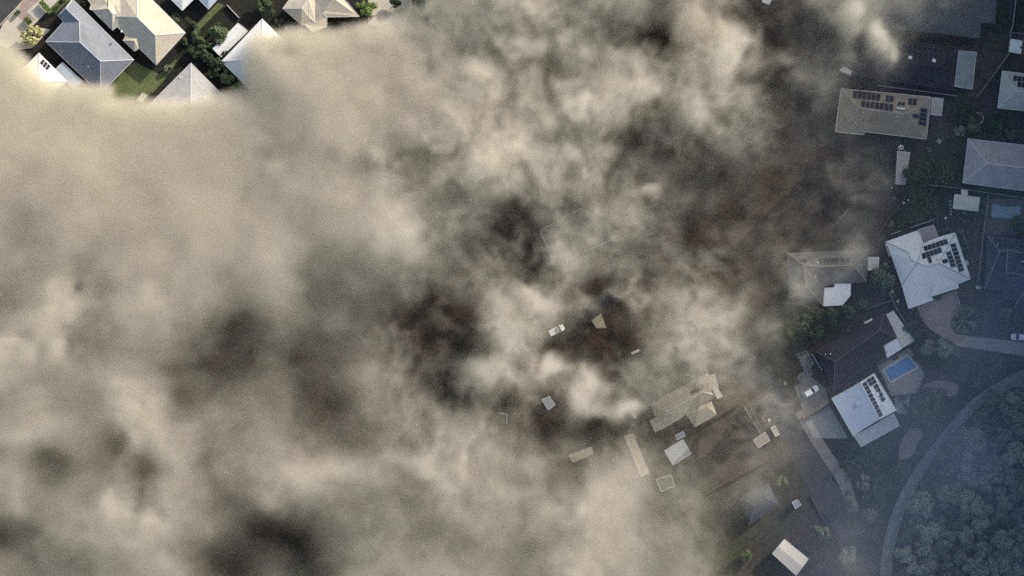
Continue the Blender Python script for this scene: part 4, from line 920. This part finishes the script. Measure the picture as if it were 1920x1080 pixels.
#BLOBS x, y, rx, ry, angle, amount
BL = [(490, 660, 230, 95, 0, -1.25), (950, 430, 80, 90, 0, -1.5), (820, 600, 120, 85, 0, -1.2), (1150, 620, 80, 120, 0, -1.5), (1250, 80, 90, 60, 20, -1.3), (1390, 370, 190, 140, 20, -.85), (550, 1000, 120, 70, 0, -.6), (320, 820, 100, 60, 30, -1.), (400, 950, 70, 100, 30, -1.0), (1470, 90, 60, 110, 0, -1.1), (1000, 790, 130, 50, 0, -.8), (150, 490, 90, 40, 0, -.6), (620, 760, 100, 50, 20, -.8), (100, 870, 80, 30, 20, -.7), (1330, 520, 90, 60, 30, -.6), (40, 980, 80, 50, 0, -.6), (780, 1000, 200, 60, 0, -.5),
 (1090, 440, 90, 60, 0, .3), (1230, 290, 120, 80, -15, -.9), (1150, 260, 60, 30, 0, -.3), (1120, 565, 40, 30, -30, 1.9), (1535, 500, 76, 46, 0, 2.9), (1500, 545, 30, 30, 0, 1.0), (1425, 945, 50, 46, 0, 2.6), (1420, 800, 30, 50, 0, .6), (1225, 75, 26, 22, 30, -2.5), (1250, 100, 26, 14, 40, -1.5), (1370, 85, 22, 40, 25, 2), (1405, 20, 40, 18, 10, -3), (1445, 55, 22, 26, 30, -2), (1400, 150, 32, 14, 5, -2),
 (1345, 120, 14, 30, 10, 1.2), (1585, 25, 26, 26, 30, 1.5), (1500, 30, 14, 30, 0, -1), (1655, 85, 14, 34, -25, 1.6), (1610, 90, 20, 26, 0, -1.2), (1585, 110, 10, 20, -20, 2),
 (975, 400, 22, 30, 0, -2), (985, 490, 26, 32, 0, -3), (930, 430, 22, 24, 0, -1), (1215, 262, 30, 18, -20, -1.6), (1225, 365, 20, 16, 0, 1.5), (1345, 340, 40, 18, 0, -.6), (1385, 390, 20, 16, 0, -1.8),
 (1300, 440, 22, 22, 0, -1.6), (1345, 505, 46, 16, 40, -1.8), (1380, 530, 14, 18, 0, -1.3), (1130, 540, 30, 18, 20, -2.5), (1150, 560, 26, 22, 0, -2), (1050, 470, 22, 30, 0, 1),
 (815, 625, 66, 40, 20, -1.1), (810, 560, 30, 34, -20, -1.5), (885, 590, 26, 22, 40, -1.5), (965, 600, 30, 22, 20, 2), (990, 560, 30, 16, 30, 1), (900, 700, 24, 22, 0, 2.6), (925, 722, 18, 14, 0, 1.5),
 (1045, 655, 36, 22, -20, -2.3), (1130, 640, 20, 30, 20, -2.4), (1180, 650, 26, 16, 0, -2), (1155, 700, 18, 30, 0, -1.6), (1095, 700, 16, 26, 0, 2), (1085, 745, 24, 18, 0, 2.6), (1110, 785, 34, 12, 0, -2.6),
 (1195, 780, 28, 18, 0, -2.5), (1165, 765, 22, 14, 0, 2), (1045, 750, 30, 22, 0, -1.5), (820, 720, 30, 26, 20, -2), (865, 745, 36, 16, 20, -1.6), (1010, 800, 40, 26, 30, -1.8), (965, 640, 14, 16, 0, 1.6),
 (1020, 560, 24, 14, 40, 1), (345, 745, 26, 14, 30, -1.3), (620, 770, 30, 22, 0, -1), (350, 690, 60, 18, 0, -.7), (560, 670, 22, 16, 0, -.8), (275, 870, 22, 26, 30, -1.8), (290, 850, 14, 16, 0, -.8),
 (115, 865, 40, 14, 25, -1.6), (205, 835, 14, 14, 0, -1.3), (385, 870, 16, 26, -10, -1.2), (410, 950, 22, 22, 40, -1.3), (515, 1000, 40, 16, 12, -3), (560, 1030, 24, 14, 50, -2.2), (380, 1050, 40, 18, 0, -1.6),
 (430, 1060, 30, 14, 20, -1.6), (20, 990, 26, 22, 0, -1.4), (160, 500, 22, 30, 10, -1.5), (190, 460, 40, 10, 0, -.6), (20, 560, 22, 30, 0, -1.2), (420, 500, 30, 26, 0, -1), (450, 610, 36, 16, -20, -1.7), (340, 605, 14, 8, 0, -1.3),
 (380, 590, 16, 16, 0, .9), (765, 420, 34, 30, 0, 1.2), (735, 330, 26, 26, 0, -.8), (60, 810, 26, 14, 10, 1), (320, 810, 22, 14, 0, 1), (160, 700, 40, 14, -30, .6), (240, 770, 30, 50, -20, .8), (300, 600, 40, 12, 0, .6),
 (505, 275, 24, 22, 0, 1), (1090, 210, 60, 26, 10, .8), (890, 440, 20, 30, 20, -1), (865, 500, 30, 18, 0, -.8), (1215, 740, 20, 20, 0, .6), (1300, 600, 60, 40, 20, .2), (1285, 757, 80, 44, -30, -1.3),
 (1100, 700, 12, 40, 10, .8), (750, 580, 20, 20, 0, -.6), (1530, 860, 26, 60, -30, .4), (1600, 990, 26, 50, 0, .8), (1610, 1060, 40, 26, 0, 1.2), (1570, 260, 20, 16, 0, -.6), (1420, 860, 26, 30, 0, .6)]
CP = [(-500, 60), (0, 72), (38, 104), (62, 128), (100, 146), (160, 152), (198, 158), (204, 182), (300, 184), (400, 178), (452, 164), (453, 112), (458, 72), (490, 50), (515, 54), (560, 50), (620, 48), (680, 40), (720, 33), (765, 20), (785, -6), (850, -120), (900, -500), (-500, -500)]
SZ = dict(x=(-182, 182), y=(-125, 125), z=(0.0, 40.0)); NX, NY, NZ = 405, 278, 46
def smoke_field():
    xs = np.linspace(*SZ['x'], NX); ys = np.linspace(*SZ['y'], NY); zs = np.linspace(*SZ['z'], NZ).astype(np.float32)
    X, Y = np.meshgrid(xs, ys, indexing='ij')
    zc = 14.0; px = X/(K*(CH-zc)/CH)+960; py = 540-Y/(K*(CH-zc)/CH)
    wx = px+26*fbm2(X, Y, 16, 4, 3); wy = py+26*fbm2(X, Y, 16, 4, 9)
    LGe = np.pad(LGA, ((3, 3), (5, 5)), mode='edge'); q = 6
    a0 = np.arange(LGe.shape[0]*q-q+1)/q; a1 = np.arange(LGe.shape[1]*q-q+1)/q
    U = np.stack([np.interp(a0, np.arange(LGe.shape[0]), LGe[:, c_]) for c_ in range(LGe.shape[1])], 1)
    U = np.stack([np.interp(a1, np.arange(LGe.shape[1]), row) for row in U], 0)
    ker = np.array([1, 3, 5, 5, 3, 1])/18.
    for ax in (0, 1): U = np.apply_along_axis(lambda v_: np.convolve(v_, ker, 'same'), ax, U)
    u = np.clip(((wx-30)/60+5)*q, 3, U.shape[1]-5); v = np.clip(((wy-30)/60+3)*q, 3, U.shape[0]-5)
    i = np.floor(u).astype(int); j = np.floor(v).astype(int); fu = u-i; fv = v-j
    L_ = (U[j, i]*(1-fu)+U[j, i+1]*fu)*(1-fv)+(U[j+1, i]*(1-fu)+U[j+1, i+1]*fu)*fv
    gs = lambda x, y, rx, ry: np.exp(-((px-x)/rx)**4-((py-y)/ry)**4)
    L_ = L_*(1-.26*gs(1330, 420, 250, 260)); calm = gs(200, 250, 620, 300)
    L_ = L_+(6.9-L_)*.45*calm
    wf = 16+14*np.clip((px-650)/200, 0, 1); bx = px+wf*fbm2(X, Y, 11, 5, 23, .65); by = py+wf*fbm2(X, Y, 11, 5, 29, .65)
    for x, y, rx, ry, an, am in BL:
        if max(rx, ry) < 60 and x < 700: am *= .5; rx *= 1.25; ry *= 1.25
        a = R(an); dx = bx-x; dy = by-y; s = dx*math.cos(a)+dy*math.sin(a); t = -dx*math.sin(a)+dy*math.cos(a)
        L_ = L_+am*np.exp(-(s/rx)**2-(t/ry)**2)
    mid = np.clip((px-650)/220, 0, 1)*(1-.75*np.clip((py-780)/120, 0, 1))
    low = np.clip((py-470)/120, 0, 1)*(1-np.clip((px-650)/220, 0, 1))
    L_ = L_+low*(1.0*fbm2(X+.4*Y, Y-.2*X, 15, 5, 171, .62)-.35)
    L_ = L_+((.5+.8*mid)*fbm2(X, Y, 8, 4, 40, .65)+.6*fbm2(X, Y, 26, 3, 50))*np.clip(L_/3, 0, 1)*(1-.75*calm)
    L_ = L_-.7*np.clip((py-720)/150, 0, 1)*np.clip(L_/4, 0, 1)
    L_ = np.clip(L_, 0, 8.0)
    OD = DENS*(L_/8)**2.7*(1-.25*np.clip((px-1350)/200, 0, 1))
    rid = 1-2.2*np.abs(fbm2(X+6*fbm2(X, Y, 15, 3, 91), Y+6*fbm2(X, Y, 15, 3, 95), 14, 5, 93, .68))
    OD = OD*(1-.22*mid)*np.exp((.3+1.1*mid)*(1-calm)*(.9*rid-.3+.6*fbm2(X, Y, 5, 4, 97, .7)))
    cen = np.exp(-((px-1060)/330)**4-((py-640)/210)**4)+.8*np.exp(-((px-1330)/240)**4-((py-150)/150)**4)
    wq = 9*fbm2(X, Y, 12, 4, 131)
    strand = np.clip(1-3.4*np.abs(fbm2(X+wq, Y-wq, 15, 5, 141, .62)), 0, 1)**1.6
    OD = OD*(1-.25*cen)+.85*cen*strand*np.clip(.5+1.6*fbm2(X, Y, 20, 3, 151), .05, 1)
    # the clear pocket at the top left
    n = len(CP); d = np.full(px.shape, 1e9); ins = np.zeros(px.shape, bool)
    for k in range(n):
        x1, y1 = CP[k]; x2, y2 = CP[(k+1) % n]
        t = np.clip(((px-x1)*(x2-x1)+(py-y1)*(y2-y1))/((x2-x1)**2+(y2-y1)**2), 0, 1)
        d = np.minimum(d, np.hypot(px-x1-t*(x2-x1), py-y1-t*(y2-y1)))
        with np.errstate(divide='ignore', invalid='ignore'):
            cr = ((y1 > py) != (y2 > py)) & (px < (x2-x1)*(py-y1)/(y2-y1)+x1)
        ins ^= cr
    sd = np.where(ins, -d, d)+13*fbm2(X, Y, 10, 5, 77, .65)
    k = np.clip((sd+12)/52, 0, 1); k = k*k*(3-2*k); near = np.clip(1-sd/260, 0, 1)
    plume = np.zeros(px.shape)
    for x, y, rx, ry, an in [(900, 702, 30, 24, 20), (966, 600, 34, 24, 60), (1085, 735, 24, 34, 30), (1368, 88, 22, 46, 25), (1165, 768, 26, 13, -10), (1598, 30, 22, 30, 0), (1000, 560, 34, 14, 30), (1655, 80, 12, 34, -25), (1225, 362, 18, 14, 0), (1040, 690, 26, 12, -30)]:
        a = R(an); dx = bx-x; dy = by-y; plume = plume+np.exp(-((dx*math.cos(a)+dy*math.sin(a))/rx)**2-((-dx*math.sin(a)+dy*math.cos(a))/ry)**2)
    OD = (OD+2.6*plume*np.exp(.5*rid-.3))*k*(1+2*near)
    H = 10+20*np.clip(sd/420, 0, 1)+(3.5+3.5*np.clip((px-700)/300, 0, 1))*fbm2(X, Y, 34, 4, 60)*np.clip(sd/150, .1, 1)*(1-.6*calm)
    H = H+7*plume
    H = H*(1-.2*np.clip((px-1250)/250, 0, 1))
    z0 = 1.0+2*near+np.clip((px-1000)/600, 0, 1)*5*np.clip(sd/200, 0, 1)
    Z = zs[None, None, :]
    prof = np.clip((H[..., None]-Z)/np.maximum(3., H*(.65-.3*near))[..., None], 0, 1)*np.clip((Z-z0[..., None])/2.5+.3, 0, 1)
    n3 = vnoise3(xs, ys, zs, 17., 5)+.6*vnoise3(xs, ys, zs, 8.3, 6)+.38*vnoise3(xs, ys, zs, 4.1, 7)+.2*vnoise3(xs, ys, zs, 2.1, 8)
    D = prof*np.clip(.5+(1.5+.5*mid-.9*calm)[..., None]*n3, .03, None)
    dz = zs[1]-zs[0]; colsum = D.sum(2)*dz
    D = D*(OD/np.maximum(colsum, .5))[..., None]
    edge = np.minimum(np.minimum(X-SZ['x'][0], SZ['x'][1]-X), np.minimum(Y-SZ['y'][0], SZ['y'][1]-Y)); D *= np.clip(edge/12, 0, 1)[..., None]
    D[:, :, -1] = 0
    return D.astype(np.float32)
DENS = 3.1
def volume_object(name, D, lo, hi, color, label, aniso=0.2):
    nx, ny, nz = D.shape
    me = bpy.data.meshes.new(name); me.vertices.add(nx*ny*nz)
    a = me.attributes.new("density", 'FLOAT', 'POINT'); a.data.foreach_set("value", D.ravel())
    m = bpy.data.materials.new(name); m.use_nodes = True; nt = m.node_tree; nt.nodes.remove(nt.nodes['Principled BSDF'])
    pv = nt.nodes.new('ShaderNodeVolumePrincipled'); pv.inputs['Density'].default_value = 1; pv.inputs['Color'].default_value = (*color, 1)
    pv.inputs['Anisotropy'].default_value = aniso
    nt.links.new(pv.outputs[0], nt.nodes['Material Output'].inputs['Volume']); me.materials.append(m)
    o = bpy.data.objects.new(name, me); COL.objects.link(o); o['kind'] = 'stuff'; o['label'] = label
    gr = bpy.data.node_groups.new(name, "GeometryNodeTree")
    gr.interface.new_socket("Geometry", in_out='INPUT', socket_type='NodeSocketGeometry'); gr.interface.new_socket("Geometry", in_out='OUTPUT', socket_type='NodeSocketGeometry')
    N = gr.nodes; L = gr.links; gi = N.new('NodeGroupInput'); go = N.new('NodeGroupOutput'); vc = N.new('GeometryNodeVolumeCube')
    vc.inputs['Min'].default_value = lo; vc.inputs['Max'].default_value = hi
    for ax, n in zip('XYZ', (nx, ny, nz)): vc.inputs['Resolution '+ax].default_value = n
    si = N.new('GeometryNodeSampleIndex'); si.data_type = 'FLOAT'
    na = N.new('GeometryNodeInputNamedAttribute'); na.data_type = 'FLOAT'; na.inputs['Name'].default_value = 'density'
    L.new(gi.outputs[0], si.inputs['Geometry']); L.new(na.outputs['Attribute'], si.inputs['Value'])
    po = N.new('GeometryNodeInputPosition'); sp = N.new('ShaderNodeSeparateXYZ'); L.new(po.outputs[0], sp.inputs[0])
    def ma(op, a_, b_):
        r_ = N.new('ShaderNodeMath'); r_.operation = op; L.new(a_, r_.inputs[0])
        if b_ is None: pass
        elif isinstance(b_, (int, float)): r_.inputs[1].default_value = b_
        else: L.new(b_, r_.inputs[1])
        return r_.outputs[0]
    ids = []
    for k, n in enumerate((nx, ny, nz)):
        mr = N.new('ShaderNodeMapRange'); mr.inputs[1].default_value = lo[k]; mr.inputs[2].default_value = hi[k]; mr.inputs[3].default_value = 0; mr.inputs[4].default_value = n-1
        L.new(sp.outputs[k], mr.inputs[0]); ids.append(ma('ROUND', mr.outputs[0], None))
    I = ma('ADD', ma('MULTIPLY', ma('ADD', ma('MULTIPLY', ids[0], ny), ids[1]), nz), ids[2])
    L.new(I, si.inputs['Index']); L.new(si.outputs[0], vc.inputs['Density'])
    sm = N.new('GeometryNodeSetMaterial'); sm.inputs['Material'].default_value = m; L.new(vc.outputs[0], sm.inputs[0]); L.new(sm.outputs[0], go.inputs[0])
    mod = o.modifiers.new(name, 'NODES'); mod.node_group = gr; return o
ground_cover()
volume_object('smoke', smoke_field(), (SZ['x'][0], SZ['y'][0], SZ['z'][0]), (SZ['x'][1], SZ['y'][1], SZ['z'][1]), (.874, .845, .755), 'thick beige and brown smoke rolling over the suburb')
# unseen smoke bank added past the right edge to shade the yards
def bank_field():
    xs = np.linspace(130, 280, 51); ys = np.linspace(-60, 320, 96); zs = np.linspace(0, 75, 26)
    X, Y, Z = np.meshgrid(xs, ys, zs, indexing='ij'); n3 = vnoise3(xs, ys, zs, 40., 15)+.5*vnoise3(xs, ys, zs, 18., 16)
    top = BANKH+12*n3
    D = .14*np.clip((top-Z)/10, 0, 1)*np.clip((X-152-.12*Z-10*n3)/14, 0, 1)*np.clip((280-X)/20, 0, 1)*np.clip((Y+60)/25, 0, 1)*np.clip((320-Y)/20, 0, 1)
    D[..., 0] = 0; D[..., -1] = 0
    return D.astype(np.float32)
BANKH = 50
volume_object('shade_smoke_bank', bank_field(), (130, -60, 0), (280, 320, 75), (.80, .80, .82), 'unseen tall bank of smoke added east of the suburb to shade it')
# thin bluish air over the shaded yards, thickest over the bushland
def thin_field():
    xs = np.linspace(30, 200, 58); ys = np.linspace(-130, 120, 84); zs = np.linspace(0, 30, 11)
    X, Y, Z = np.meshgrid(xs, ys, zs, indexing='ij'); n3 = vnoise3(xs, ys, zs, 40., 35)+.5*vnoise3(xs, ys, zs, 16., 36)
    g = np.clip((X-60)/50, 0, 1); b = np.clip((20-Y+.9*(X-110))/80, 0, 1)*(.75+.8*n3)
    D = (.0018+.0150*b)*g*(1+1.3*n3)*np.clip((28-Z)/10, 0, 1)*np.clip((200-X)/20, 0, 1)*np.clip((Y+130)/15, 0, 1)*np.clip((120-Y)/15, 0, 1)
    return np.clip(D, 0, 1).astype(np.float32)
volume_object('thin_smoke', thin_field(), (30, -130, 0), (200, 120, 30), (.46, .58, .90), 'thin blue smoke haze over the shaded yards and wood', 0)
